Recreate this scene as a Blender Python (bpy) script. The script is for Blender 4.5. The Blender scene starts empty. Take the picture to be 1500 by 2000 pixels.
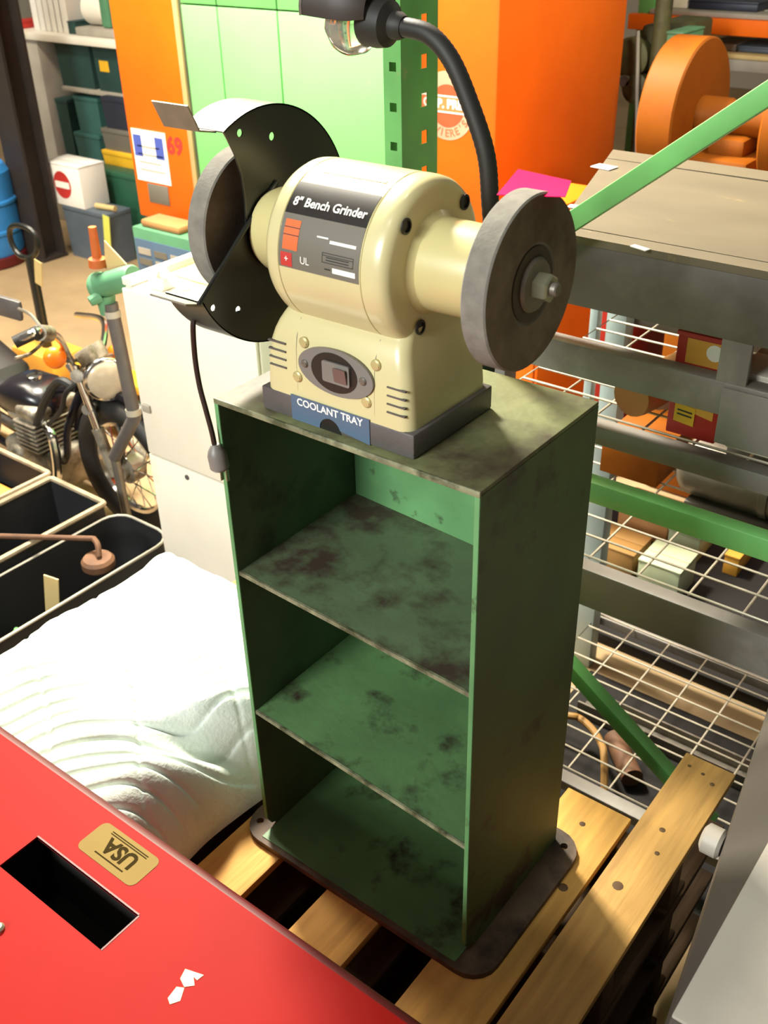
import bpy, bmesh, math, random
import numpy as np
from mathutils import Vector, Matrix, noise
random.seed(7)
SC = bpy.context.scene
COL = SC.collection
R = math.radians
PI = math.pi

# ------------------------------------------------------------------ camera
CAM_LOC = Vector((.98832, -.87348, 1.49872))
CAM_ROT = (1.011, .022, .656)
F = 1993.5                                   # focal length in pixels of the 1500 x 2000 frame
cd = bpy.data.cameras.new('camera'); cam = bpy.data.objects.new('camera', cd); COL.objects.link(cam)
cam.location = CAM_LOC; cam.rotation_euler = CAM_ROT
cd.sensor_fit = 'VERTICAL'; cd.sensor_height = 24; cd.lens = 24 * F / 2000
cd.clip_start = .02; cd.clip_end = 100
cd.dof.use_dof = True; cd.dof.focus_distance = 1.55; cd.dof.aperture_fstop = 5.6
SC.camera = cam
# ------------------------------------------------------------------ world, lights, exposure
SC.view_settings.view_transform = 'Standard'; SC.view_settings.look = 'None'
SC.view_settings.gamma = 1; SC.view_settings.use_curve_mapping = False
SC.view_settings.exposure = 0.0
w = bpy.data.worlds.new('warehouse_ambience'); SC.world = w; w.use_nodes = True
w.node_tree.nodes['Background'].inputs[0].default_value = (1, .92, .8, 1)
w.node_tree.nodes['Background'].inputs[1].default_value = .13
def area(name, loc, target, size, power, col):
    l = bpy.data.lights.new(name, 'AREA'); l.shape = 'RECTANGLE'; l.size, l.size_y = size
    l.energy = power; l.color = col
    o = bpy.data.objects.new(name, l); COL.objects.link(o); o.location = loc
    o.rotation_euler = (Vector(target) - Vector(loc)).to_track_quat('-Z', 'Y').to_euler()
    return o
area('high_bay_lamp', (-2.1, 1.6, 3.4), (0, .2, .7), (.55, .55), 600, (1, .92, .76))
area('bay_door_light', (-.5, -5.0, 3.3), (0, .3, .6), (1.6, 1.4), 460, (.97, 1, .97))
area('front_fill', (.3, -1.7, 3.9), (.2, 0, .2), (.8, .3), 10, (1, .95, .84))  # unseen fill added to lift the lower compartments
area('aisle_lamp', (.38, .58, 4.5), (.45, .75, 0), (.5, .3), 16, (1, .90, .70))
area('press_front_fill', (-2.5, .5, 2.9), (-2.3, 2.3, 1.0), (1.8, .4), 70, (1, .93, .75))  # unseen light added to brighten the press front and green doors
area('press_side_fill', (.5, 2.6, 2.3), (-1, 2.9, 1.8), (.4, .4), 42, (1, .9, .7))  # unseen light added to brighten the right face of the press
area('far_lamp_row', (-4.4, 1.2, 4.0), (-4.2, 3.2, 0), (2.5, .6), 260, (1, .90, .72))

# ------------------------------------------------------------------ pixel -> point on a world plane (real positions)
RM = np.array(cam.rotation_euler.to_matrix())
CL = np.array(CAM_LOC)
def ray(x, y): return RM @ np.array([(x - 750) / F, -(y - 1000) / F, -1.])
def onz(x, y, z): d = ray(x, y); return Vector(CL + d * (z - CL[2]) / d[2])
def onx(x, y, X): d = ray(x, y); return Vector(CL + d * (X - CL[0]) / d[0])
def ony(x, y, Y): d = ray(x, y); return Vector(CL + d * (Y - CL[1]) / d[1])

# ------------------------------------------------------------------ materials
def lin(c):
    if isinstance(c, str): c = tuple(int(c[i:i+2], 16) for i in (0, 2, 4))
    return tuple((v/255/12.92 if v/255 <= .04045 else ((v/255+.055)/1.055)**2.4) for v in c) + (1,)
def mat(name, col, rough=.6, metal=0, var=.12, scale=6, bump=0, bscale=60, patch=None, pscale=5, pth=.6, psoft=.04, spec=.5, stretch=None, trans=0, coat=0):
    m = bpy.data.materials.new(name); m.use_nodes = True; nt = m.node_tree; N = nt.nodes; L = nt.links
    b = N['Principled BSDF']; b.inputs['Roughness'].default_value = rough; b.inputs['Metallic'].default_value = metal
    b.inputs['Specular IOR Level'].default_value = spec
    if trans: b.inputs['Transmission Weight'].default_value = trans
    if coat: b.inputs['Coat Weight'].default_value = coat; b.inputs['Coat Roughness'].default_value = .15
    tc = N.new('ShaderNodeTexCoord'); src = tc.outputs['Object']
    if stretch:
        mp = N.new('ShaderNodeMapping'); mp.inputs['Scale'].default_value = stretch; L.new(src, mp.inputs[0]); src = mp.outputs[0]
    c = lin(col)
    n = N.new('ShaderNodeTexNoise'); n.inputs['Scale'].default_value = scale; n.inputs['Detail'].default_value = 6; L.new(src, n.inputs[0])
    cr = N.new('ShaderNodeValToRGB'); e = cr.color_ramp.elements
    e[0].position = .3; e[1].position = .7
    e[0].color = tuple(max(0, v*(1-var*1.6)) for v in c[:3]) + (1,); e[1].color = tuple(min(1, v*(1+var)) for v in c[:3]) + (1,)
    L.new(n.outputs[0], cr.inputs[0]); out = cr.outputs[0]
    if patch:
        pn = N.new('ShaderNodeTexNoise'); pn.inputs['Scale'].default_value = pscale; pn.inputs['Detail'].default_value = 8; pn.inputs['Roughness'].default_value = .62
        L.new(src, pn.inputs[0])
        pr = N.new('ShaderNodeValToRGB'); pr.color_ramp.elements[0].position = pth - psoft; pr.color_ramp.elements[1].position = pth + psoft
        L.new(pn.outputs[0], pr.inputs[0])
        mx = N.new('ShaderNodeMixRGB'); L.new(pr.outputs[0], mx.inputs[0]); L.new(out, mx.inputs[1]); mx.inputs[2].default_value = lin(patch); out = mx.outputs[0]
    L.new(out, b.inputs['Base Color'])
    if bump:
        bn = N.new('ShaderNodeTexNoise'); bn.inputs['Scale'].default_value = bscale; bn.inputs['Detail'].default_value = 4; L.new(src, bn.inputs[0])
        bp = N.new('ShaderNodeBump'); bp.inputs['Strength'].default_value = bump; bp.inputs['Distance'].default_value = .004; L.new(bn.outputs[0], bp.inputs['Height']); L.new(bp.outputs[0], b.inputs['Normal'])
    return m
def wood(name, col, dark, stretch=(14, 1.2, 14), rough=.75):
    return mat(name, col, rough, var=.16, scale=3, bump=.3, bscale=9, patch=dark, pscale=1.6, pth=.66, psoft=.16, stretch=stretch)
M = dict(
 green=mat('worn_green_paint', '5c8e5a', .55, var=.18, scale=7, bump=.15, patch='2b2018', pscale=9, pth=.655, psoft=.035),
 green_side=mat('green_paint_side_shaded', '47592f', .55, var=.16, scale=5, bump=.12, patch='30251a', pscale=7, pth=.60, psoft=.05),  # stand green darkened for the panel on the shaded side
 green_in=mat('green_paint_inside_shaded', '465a3c', .6, var=.2, scale=6, patch='1e1914', pscale=5, pth=.62, psoft=.08),  # stand green darkened for the shade inside the compartments
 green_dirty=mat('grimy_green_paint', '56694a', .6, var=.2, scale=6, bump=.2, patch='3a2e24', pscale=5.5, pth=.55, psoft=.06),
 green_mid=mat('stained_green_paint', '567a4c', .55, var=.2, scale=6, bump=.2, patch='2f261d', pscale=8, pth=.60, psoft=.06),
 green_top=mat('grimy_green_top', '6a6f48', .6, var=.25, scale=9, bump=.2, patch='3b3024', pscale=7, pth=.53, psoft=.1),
 worn_edge=mat('bare_worn_edge', '85886a', .55, metal=.1, var=.3, scale=30, patch='454a32', pscale=25, pth=.55, psoft=.08),
 base_iron=mat('brown_iron_plate', '5d4b3b', .7, var=.25, scale=12, bump=.25, patch='2a211b', pscale=10, pth=.55, psoft=.1),
 cream=mat('cream_enamel', 'c6bd8e', .32, var=.05, scale=5, coat=.3),
 cream_dark=mat('cream_enamel_bell', 'bfb580', .34, var=.05, scale=5, coat=.3),
 dgrey=mat('dark_grey_plastic', '55504e', .5, var=.1, scale=20, bump=.15, bscale=150),
 black=mat('black_plastic', '171614', .45, var=.1),
 black_steel=mat('black_painted_steel', '141715', .33, var=.1, spec=.6),
 rubber=mat('black_rubber', '191715', .6, var=.15, scale=20),
 stone=mat('grey_abrasive', '77736a', .95, var=.12, scale=60, bump=.12, bscale=260),
 stone_face=mat('grey_abrasive_face', '7a6c5c', .95, var=.12, scale=40, bump=.1, bscale=260, patch='5a4b3d', pscale=9, pth=.55, psoft=.1),
 blotter=mat('brown_blotter', '4e4536', .85, var=.15, scale=25),
 zinc=mat('zinc_steel', 'a9ab92', .35, metal=.8, var=.1, scale=20),
 steel=mat('dull_steel', '807a70', .45, metal=.6, var=.15, scale=20),
 chrome=mat('chrome', 'd8d2cc', .16, metal=1, var=.08),
 brass=mat('brass_screw', 'c4b884', .4, metal=.4, var=.1),
 label_black=mat('black_label', '201d1b', .35, var=.05),
 label_grey=mat('grey_label', '6b675d', .4, var=.05),
 orange_ink=mat('orange_ink', 'd9622c', .5, var=.05), red_ink=mat('red_ink', 'b8322c', .5, var=.05),
 white_ink=mat('white_ink', 'efece2', .5, var=.02), black_ink=mat('black_ink', '1d1b1a', .5, var=.02),
 blue_label=mat('slate_blue_label', '4d6278', .45, var=.05), blue_ink=mat('blue_ink', '4757a8', .5, var=.05),
 switch=mat('switch_grey', '74706a', .45, var=.08), switch_red=mat('switch_rocker', '64504a', .45, var=.1),
 bulb=mat('clear_bulb_glass', 'e8e6da', .08, var=0, trans=.85, spec=.6),
 red=mat('red_enamel', '8c0f0a', .6, var=.06, scale=3, patch='800e09', pscale=2, pth=.55, psoft=.2, spec=.1),
 red_lip=mat('red_enamel_lip', '560d0d', .5, var=.08, scale=10),  # darker than the top so the lip's turned-away band reads as shade
 usa_tan=mat('usa_label_tan', '7a6638', .7, var=.06, spec=.1), sticker=mat('tan_sticker', 'c9b078', .6, var=.06), sticker_ink=mat('sticker_ink', '2c220a', .8, var=.05, spec=.05),
 primer=mat('white_chipped_paint', 'e8dfb0', .7, var=.2, scale=40),
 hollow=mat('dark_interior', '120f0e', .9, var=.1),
 blanket=mat('quilted_cotton', 'ced8d2', .9, var=.08, scale=8, bump=.4, bscale=120, spec=.1, patch='bfc3b8', pscale=10, pth=.68, psoft=.08),
 pine=wood('pallet_pine', 'cd9d50', '9a6f35'), pine2=wood('old_pallet_pine', 'ba9150', '7d5c34'), stringer=wood('pallet_stringer', '5a4226', '3a2a18', (1.2, 14, 14)), shadewood=wood('gap_shade_wood', '4c3822', '33261a'),  # stringers and lower pallets darkened so the deck gaps read as shade
 rackgreen=mat('rack_green', '68aa60', .4, var=.12, scale=8, patch='8fa06a', pscale=14, pth=.66, psoft=.04),
 locker=mat('pale_green_enamel', '79c874', .5, var=.05, scale=3, patch='9fb87c', pscale=6, pth=.72, psoft=.04),
 locker_edge=mat('green_panel_edge', '4a5138', .6, var=.2), seam=mat('panel_gap_shadow', '6f9a5f', .7, var=.1),
 orange=mat('press_orange', 'f4700f', .5, var=.06, scale=2.5, patch='e8620e', pscale=2, pth=.6, psoft=.2, spec=.3),
 orange2=mat('flywheel_orange', '8c4c0e', .55, var=.14, scale=5, patch='7a4012', pscale=5, pth=.62, psoft=.1, spec=.15),
 apron=mat('dark_apron_steel', '56514b', .5, var=.12, scale=5, patch='6b665f', pscale=5, pth=.62, psoft=.1), beamgrey=mat('rack_beam_grey', '77726c', .5, var=.12, scale=5, patch='8d8a84', pscale=6, pth=.62, psoft=.1),
 wire=mat('galvanised_wire', 'cfc7b4', .4, metal=.5, var=.12, scale=20),
 board=mat('tan_hardboard', '605642', .7, var=.1, scale=3, patch='8a7450', pscale=7, pth=.7, psoft=.05, stretch=(1, 3, 1)),
 paper=mat('white_paper', 'e9e6dd', .8, var=.03), pink=mat('pink_paper', 'd81552', .85, var=.04, spec=.05),
 cardboard=mat('cardboard', 'a87746', .85, var=.1), white=mat('white_enamel', 'e8e2d2', .45, var=.05, scale=3, patch='d4c6a4', pscale=3, pth=.68, psoft=.08),
 yellow=mat('yellow_paint', 'e8b42a', .55, var=.1), redbox=mat('red_cardboard', 'b52a22', .6, var=.08), amber=mat('amber_print', 'e3a53f', .6, var=.08),
 teal=mat('teal_plastic', '33605a', .6, var=.14, scale=5), dteal=mat('dark_teal', '213f3b', .6, var=.14), bottle=mat('bottle_green_steel', '25553f', .5, var=.12),
 bluegrey=mat('blue_grey_steel', '56616b', .5, var=.1), paleblue=mat('pale_blue_steel', 'a9bcbc', .5, var=.08), blue=mat('blue_drum_plastic', '2f7fc4', .4, var=.08), navy=mat('navy_plastic', '272c3a', .5, var=.1),
 concrete=mat('concrete_floor', 'a38a66', .8, var=.16, scale=1.5, bump=.2, bscale=30, patch='8a7453', pscale=1.2, pth=.58, psoft=.12),
 wall=mat('pale_wall', 'b9b3a4', .9, var=.08, scale=1),
 column=mat('dark_brown_steel', '2c2521', .6, var=.15), beige=mat('beige_steel', 'a39c8e', .6, var=.1), olive=mat('olive_machine_paint', '5d5a33', .6, var=.25, scale=5, patch='2c2a1c', pscale=5, pth=.55, psoft=.1),
 mgreen=mat('mint_machine_green', '558a66', .5, var=.12), seat=mat('black_vinyl', '1c1a1b', .45, var=.15), alloy=mat('cast_alloy', '9c9484', .5, metal=.5, var=.22, scale=20, patch='5d5549', pscale=14, pth=.55, psoft=.08),
 tank=mat('black_lacquer', '17151a', .25, var=.1), lens=mat('amber_lens', 'f07a16', .3, var=.05), glass=mat('lamp_glass', 'b9ab92', .15, var=.08, scale=30, spec=.8),
 binblack=mat('black_bin', '1b1b1d', .7, var=.15), binrim=mat('worn_bin_rim', '9d8c72', .6, var=.2, scale=20),
 grey=mat('machine_grey', 'a59e92', .55, var=.08, scale=4), grey_dk=mat('machine_grey_side', '4f4a44', .6, var=.08, scale=4),  # top grey lighter, side grey darker: light and shade put into the colour
 hose=mat('ochre_hose', '96703a', .6, var=.1), palegreen=mat('pale_green_box', 'b3bf9d', .7, var=.06), rust=mat('rusty_steel', '6b4a33', .7, metal=.2, var=.25, scale=14),
)
# ------------------------------------------------------------------ geometry helpers (everything in world coordinates unless said)
def BM(): return bmesh.new()
def box(bm, a, b, bev=0, seg=2):
    a = Vector(a); b = Vector(b)
    r = bmesh.ops.create_cube(bm, size=1, matrix=Matrix.Translation((a+b)/2) @ Matrix.Diagonal((*(abs(v) for v in (b-a)), 1)))
    if bev:
        vs = set(r['verts']); es = [e for e in bm.edges if e.verts[0] in vs and e.verts[1] in vs]
        bmesh.ops.bevel(bm, geom=es, offset=bev, segments=seg, affect='EDGES', profile=.5)
def boxm(bm, size, mtx, bev=0):
    t = BM(); s = Vector(size)/2; box(t, -s, s, bev)
    join(bm, t, mtx)
def join(bm, t, mtx=None):
    if mtx is not None: bmesh.ops.transform(t, matrix=mtx, verts=t.verts)
    me = bpy.data.meshes.new('t'); t.to_mesh(me); t.free(); bm.from_mesh(me); bpy.data.meshes.remove(me)
def quadbox(bm, c8):
    v = [bm.verts.new(p) for p in c8]
    for f in ((0,3,2,1), (4,5,6,7), (0,1,5,4), (1,2,6,5), (2,3,7,6), (3,0,4,7)): bm.faces.new([v[i] for i in f])
def prism(bm, poly, fn, t):
    """poly: list of (u,v); fn(u,v,w)->xyz ; thickness t along w"""
    a = [bm.verts.new(fn(u, v, 0)) for u, v in poly]; b = [bm.verts.new(fn(u, v, t)) for u, v in poly]
    n = len(a); bm.faces.new(a[::-1]); bm.faces.new(b)
    for i in range(n): bm.faces.new((a[i], a[(i+1) % n], b[(i+1) % n], b[i]))
def smoothpath(pts, n=8):
    P = [Vector(p) for p in pts]; P = [P[0]*2-P[1]] + P + [P[-1]*2-P[-2]]; out = []
    for i in range(1, len(P)-2):
        a, b, c, d = P[i-1:i+3]
        for k in range(n):
            t = k/n; out.append(.5*((2*b)+(c-a)*t+(2*a-5*b+4*c-d)*t*t+(3*b-a-3*c+d)*t**3))
    return out + [P[-2]]
def tube(bm, pts, r, seg=10, closed=False):
    P = [Vector(p) for p in pts]; n = len(P); rr = r if isinstance(r, (list, tuple)) else [r]*n
    T = []
    for i in range(n):
        a = P[(i-1) % n] if (closed or i > 0) else P[i]; b = P[(i+1) % n] if (closed or i < n-1) else P[i]
        T.append((b-a).normalized())
    nrm = T[0].orthogonal().normalized(); rings = []
    for i in range(n):
        nrm = (nrm - T[i]*nrm.dot(T[i])).normalized(); bn = T[i].cross(nrm)
        rings.append([bm.verts.new(P[i] + (nrm*math.cos(2*PI*k/seg) + bn*math.sin(2*PI*k/seg))*rr[i]) for k in range(seg)])
    for i in range(n if closed else n-1):
        A, B = rings[i], rings[(i+1) % n]
        off = 0
        if closed and i == n-1:
            off = min(range(seg), key=lambda s: (B[s].co-A[0].co).length)
        for k in range(seg): bm.faces.new((A[k], A[(k+1) % seg], B[(k+1+off) % seg], B[(k+off) % seg]))
    if not closed: bm.faces.new(rings[0][::-1]); bm.faces.new(rings[-1])
def lathe(bm, prof, origin, axis, seg=32, closed=False):
    """prof: (radius, height along axis)"""
    q = Vector((0, 0, 1)).rotation_difference(Vector(axis)); O = Vector(origin); rings = []
    for r, h in prof:
        if r < 1e-6: rings.append([bm.verts.new(O + q @ Vector((0, 0, h)))])
        else: rings.append([bm.verts.new(O + q @ Vector((r*math.cos(2*PI*k/seg), r*math.sin(2*PI*k/seg), h))) for k in range(seg)])
    pr = list(zip(rings, rings[1:])) + ([(rings[-1], rings[0])] if closed else [])
    for A, B in pr:
        if len(A) == 1 and len(B) == 1: continue
        for k in range(seg):
            k2 = (k+1) % seg
            if len(A) == 1: bm.faces.new((A[0], B[k2], B[k]))
            elif len(B) == 1: bm.faces.new((A[k], A[k2], B[0]))
            else: bm.faces.new((A[k], A[k2], B[k2], B[k]))
    if not closed:
        if len(rings[0]) > 1: bm.faces.new(rings[0][::-1])
        if len(rings[-1]) > 1: bm.faces.new(rings[-1])
def holed(bm, outer, holes, fn, t):
    """flat plate with round/any holes: outline and holes in (u,v)"""
    tm = BM(); edges = []
    for lp in [outer] + holes:
        v = [tm.verts.new((u, w_, 0)) for u, w_ in lp]
        edges += [tm.edges.new((v[i], v[(i+1) % len(v)])) for i in range(len(v))]
    bmesh.ops.triangle_fill(tm, edges=edges, use_beauty=True, use_dissolve=False)
    r = bmesh.ops.extrude_face_region(tm, geom=tm.faces[:])
    for v in [g for g in r['geom'] if isinstance(g, bmesh.types.BMVert)]: v.co.z += t
    for v in tm.verts: v.co = fn(*v.co)
    bmesh.ops.recalc_face_normals(tm, faces=tm.faces[:])
    join(bm, tm)
def circ(u, v, r, n=14): return [(u + r*math.cos(2*PI*k/n), v + r*math.sin(2*PI*k/n)) for k in range(n)]
def rrect(u0, u1, v0, v1, r, n=5):
    out = []
    for cx, cy, a in ((u1-r, v1-r, 0), (u0+r, v1-r, 90), (u0+r, v0+r, 180), (u1-r, v0+r, 270)):
        out += [(cx + r*math.cos(R(a+90*k/n)), cy + r*math.sin(R(a+90*k/n))) for k in range(n+1)]
    return out

def worldloc(o):
    l = Vector(o.location)
    while o.parent: o = o.parent; l += o.location
    return l
def obj(name, bm, m, parent=None, ang=35, recalc=True, label=None, kind=None):
    if recalc: bmesh.ops.recalc_face_normals(bm, faces=bm.faces[:])
    me = bpy.data.meshes.new(name); bm.to_mesh(me); bm.free()
    o = bpy.data.objects.new(name, me); COL.objects.link(o)
    me.materials.append(M[m] if isinstance(m, str) else m)
    if ang:
        me.polygons.foreach_set('use_smooth', [True]*len(me.polygons)); me.set_sharp_from_angle(angle=R(ang))
    if parent is not None:
        off = worldloc(parent); me.transform(Matrix.Translation(-off)); o.parent = parent
    if label: o['label'] = label
    if kind: o['kind'] = kind
    return o
def single(name, bm, m, label, cat, group=None, ang=35, kind=None, recalc=True):
    """a thing that is one mesh; its origin goes to its base"""
    o = obj(name, bm, m, None, ang, recalc)
    vs = np.array([v.co for v in o.data.vertices]); lo, hi = vs.min(0), vs.max(0)
    b = Vector(((lo[0]+hi[0])/2, (lo[1]+hi[1])/2, lo[2])); o.data.transform(Matrix.Translation(-b)); o.location = b
    o['label'] = label; o['category'] = cat
    if group: o['group'] = group
    if kind: o['kind'] = kind
    return o
def thing(name, label, cat, loc, group=None):
    o = bpy.data.objects.new(name, None); COL.objects.link(o); o.location = loc; o.empty_display_size = .05
    o['label'] = label; o['category'] = cat
    if group: o['group'] = group
    return o
def struct(name, bm, m, parent=None):
    o = obj(name, bm, m, parent)
    if parent is None: o['kind'] = 'structure'
    return o
def copy_tree(o, parent=None):
    c = o.copy(); COL.objects.link(c); c.parent = parent
    for ch in list(o.children): copy_tree(ch, c)
    return c
_fonts = {}
def text(bm, s, fn, size=.02, align='CENTER', bold=0):
    """flat lettering, fn(u,v)->xyz"""
    cu = bpy.data.curves.new('txt', 'FONT'); cu.body = s; cu.size = size; cu.align_x = align; cu.align_y = 'CENTER'; cu.offset = bold; cu.resolution_u = 3
    o = bpy.data.objects.new('txt', cu); COL.objects.link(o)
    dg = bpy.context.evaluated_depsgraph_get(); me = bpy.data.meshes.new_from_object(o.evaluated_get(dg))
    t = BM(); t.from_mesh(me)
    for v in t.verts: v.co = fn(v.co.x, v.co.y)
    join(bm, t); bpy.data.objects.remove(o); bpy.data.curves.remove(cu); bpy.data.meshes.remove(me)
def pxbox(bm, xl, yt, xr, yb, Y, depth, bev=.003, ext=0):
    """axis-aligned box whose front face stands at world Y and fills the given picture span"""
    xm, ym = (xl+xr)/2, (yt+yb)/2
    x0 = ony(xl, ym, Y).x; x1 = ony(xr, ym, Y).x; z1 = ony(xm, yt, Y).z; z0 = ony(xm, yb, Y).z - ext
    box(bm, (x0, Y, z0), (x1, Y+depth, z1), bev)
    return (x0, x1, z0, z1)

FLOOR = -.6
# ================================================================== SETTING
bm = BM(); box(bm, (-14, -7, FLOOR-.1), (9, 14, FLOOR)); struct('floor', bm, 'concrete')
bm = BM(); box(bm, (-14, 11, FLOOR), (9, 11.2, 4.6)); struct('wall_back', bm, 'wall')
bm = BM(); box(bm, (-11, -3, FLOOR), (-10.8, 11, 4.6)); struct('wall_left', bm, 'wall')

# ================================================================== GREEN PEDESTAL STAND
H, W, D, T = .8816, .442, .295, .007
st = thing('grinder_stand', 'open-front green steel pedestal with two shelves, carrying the bench grinder', 'stand', (W/2, D/2, 0))
bm = BM()   # rounded lower front corner
side = [(0, .03), (.008, .012), (.03, 0), (D, 0), (D, H-T), (0, H-T)]
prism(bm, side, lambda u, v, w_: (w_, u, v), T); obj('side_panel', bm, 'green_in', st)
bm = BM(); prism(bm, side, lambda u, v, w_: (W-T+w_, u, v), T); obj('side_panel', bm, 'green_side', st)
bm = BM(); box(bm, (0, 0, H-T), (W, D, H), .0015); obj('top_panel', bm, 'green_top', st, label='grimy green top plate')
bm = BM(); box(bm, (T, D-.006, 0), (W-T, D, H-T)); obj('back_panel', bm, 'green', st)
def shelf(zl, zr, m):
    bm = BM(); quadbox(bm, [(T, .004, zl-.006), (W-T, .004, zr-.006), (W-T, D-.006, zr-.006), (T, D-.006, zl-.006), (T, .004, zl), (W-T, .004, zr), (W-T, D-.006, zr), (T, D-.006, zl)])
    o = obj('shelf', bm, m, st)
    bm = BM(); quadbox(bm, [(T, 0, zl-.007), (W-T, 0, zr-.007), (W-T, .004, zr-.007), (T, .004, zl-.007), (T, 0, zl+.0005), (W-T, 0, zr+.0005), (W-T, .004, zr+.0005), (T, .004, zl+.0005)])
    obj('shelf_edge', bm, 'worn_edge', o)
    return o
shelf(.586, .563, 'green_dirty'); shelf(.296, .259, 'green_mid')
bm = BM(); box(bm, (-.0005, -.003, H-T-.001), (W+.0005, .0005, H+.0005), .001); obj('front_lip', bm, 'worn_edge', st)
for xa, xb in ((W-T, W+.0005), (-.0005, T)): bm = BM(); box(bm, (xa, -.0025, .03), (xb, .0005, H-T), .0008); obj('side_lip', bm, 'green', st)
bm = BM()
holed(bm, rrect(-.045, .492, -.03, .32, .05), [circ(-.022, .005, .007), circ(.462, .29, .007)], lambda u, v, w_: (u, v, -.012 + w_), .012)
bp = obj('base_plate', bm, 'base_iron', st)
bm = BM(); box(bm, (T, -.02, .0002), (W-T, D-.006, .0016)); obj('bottom_panel', bm, 'green_mid', st)

# ================================================================== BENCH GRINDER
AY, AZ = .0974, 1.104
gr = thing('bench_grinder', 'cream eight-inch bench grinder with two grey wheels on the green pedestal', 'grinder', (.207, .105, H))
def cylpt(x, deg, r): return (x, AY - r*math.cos(R(deg)), AZ + r*math.sin(R(deg)))
bm = BM()
lathe(bm, [(.0, 0), (.052, .0), (.060, .002), (.088, .003), (.095, .006), (.099, .013), (.1, .022), (.1, .0292), (.0988, .0298), (.0988, .0312), (.1, .0318), (.1, .156), (.0988, .1566), (.0988, .158), (.1, .1586), (.1, .172), (.099, .181), (.095, .188), (.088, .191), (.060, .192), (0, .192)], (.116, AY, AZ), (1, 0, 0), 72)
secs = [(.910, .086, .328, .0155, .191), (.925, .0865, .3275, .016, .191), (.96, .089, .325, .0168, .190), (.985, .094, .3215, .0185, .188), (1.0, .099, .3175, .0215, .185), (1.012, .104, .314, .026, .1805), (1.022, .109, .311, .032, .174), (1.03, .113, .309, .039, .166), (1.04, .1155, .3078, .046, .158), (1.06, .116, .3076, .05, .152), (1.09, .116, .3076, .05, .152)]
rings = []
for z, x0, x1, y0, y1 in secs: rings.append([bm.verts.new((u, v, z)) for u, v in rrect(x0, x1, y0, y1, .016, 5)])
n = len(rings[0])
for A, B in zip(rings, rings[1:]):
    for k in range(n): bm.faces.new((A[k], A[(k+1) % n], B[(k+1) % n], B[k]))
bm.faces.new(rings[0][::-1]); bm.faces.new(rings[-1])
body = obj('motor_housing', bm, 'cream', gr, 40)
# seams of the pedestal, vent slots
bm = BM()
for x in (.1455, .273): tube(bm, [(x, .0165, .925), (x, .0172, .96), (x, .0188, .985), (x, .0215, 1.0), (x, .032, 1.0215)], .0006, 5)
obj('housing_seam', bm, 'dgrey', body, kind='stuff')
for i in range(4):
    z = .985 - i*.011
    for xa, xb, dz in ((.098+i*.0005, .128, 0), (.293, .321, -.016)):
        bm = BM(); box(bm, (xa, .0145+.0005*(3-i), z+dz), (xb, .0195, z+dz+.002)); obj('vent_slot', bm, 'dgrey', body)
for x, a in ((.309, (-.060, .059)), (.309, (.058, .059)), (.3095, (-.034, -.069)), (.309, (.05, -.06))):
    bm = BM(); lathe(bm, [(0, 0), (.0065, 0), (.0095, .0006), (.0095, .0022), (.0068, .003), (.006, -.0005), (0, -.001)], (x-.001, AY+a[0], AZ+a[1]), (1, 0, 0), 16); obj('bolt_recess', bm, 'black', body)
bm = BM(); box(bm, (.079, .0148, H), (.334, .1935, .916), .003); obj('rubber_base', bm, 'dgrey', gr)
for s, x0 in ((1, .308), (-1, .116)):
    bm = BM(); lathe(bm, [(.0, -.004), (.066, -.004), (.060, .002), (.0555, .008), (.0545, .07), (.052, .088), (.036, .0885), (.0, .0885)] if s > 0 else [(0, -.004), (.066, -.004), (.060, .002), (.0555, .008), (.0545, .055), (.05, .066), (0, .066)], (x0, AY, AZ), (s, 0, 0), 40); obj('shaft_boss', bm, 'cream_dark', gr)
# grinding wheels (two copies of one)
def wheel(xin, s):
    bm = BM(); lathe(bm, [(.014, 0), (.0985, 0), (.1004, .002), (.1004, .030), (.0985, .032), (.047, .032), (.044, .030), (.014, .030)], (xin, AY, AZ), (s, 0, 0), 72, True)
    wl = obj('grinding_wheel', bm, 'stone', gr, 30)
    wl.data.materials.append(M['stone_face'])
    for p in wl.data.polygons:
        if abs(p.normal.x) > .9: p.material_index = 1
    bm = BM(); lathe(bm, [(.0, .0305), (.043, .0305), (.043, .0318), (0, .0318)], (xin, AY, AZ), (s, 0, 0), 40); obj('blotter', bm, 'blotter', wl)
    bm = BM(); lathe(bm, [(0, .0318), (.031, .0318), (.0315, .034), (.029, .0375), (.016, .038), (0, .038)], (xin, AY, AZ), (s, 0, 0), 40); obj('wheel_flange', bm, 'steel', wl)
    bm = BM(); lathe(bm, [(0, .038), (.0165, .038), (.0165, .054), (.014, .056), (0, .056)], (xin, AY, AZ), (s, 0, 0), 6); obj('hex_nut', bm, 'zinc', wl)
    bm = BM(); lathe(bm, [(0, -.02), (.008, -.02), (.008, .0625), (.0065, .064), (0, .064)], (xin, AY, AZ), (s, 0, 0), 18); obj('shaft_end', bm, 'steel', wl)
wheel(.409, 1); wheel(.020, -1)
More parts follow.
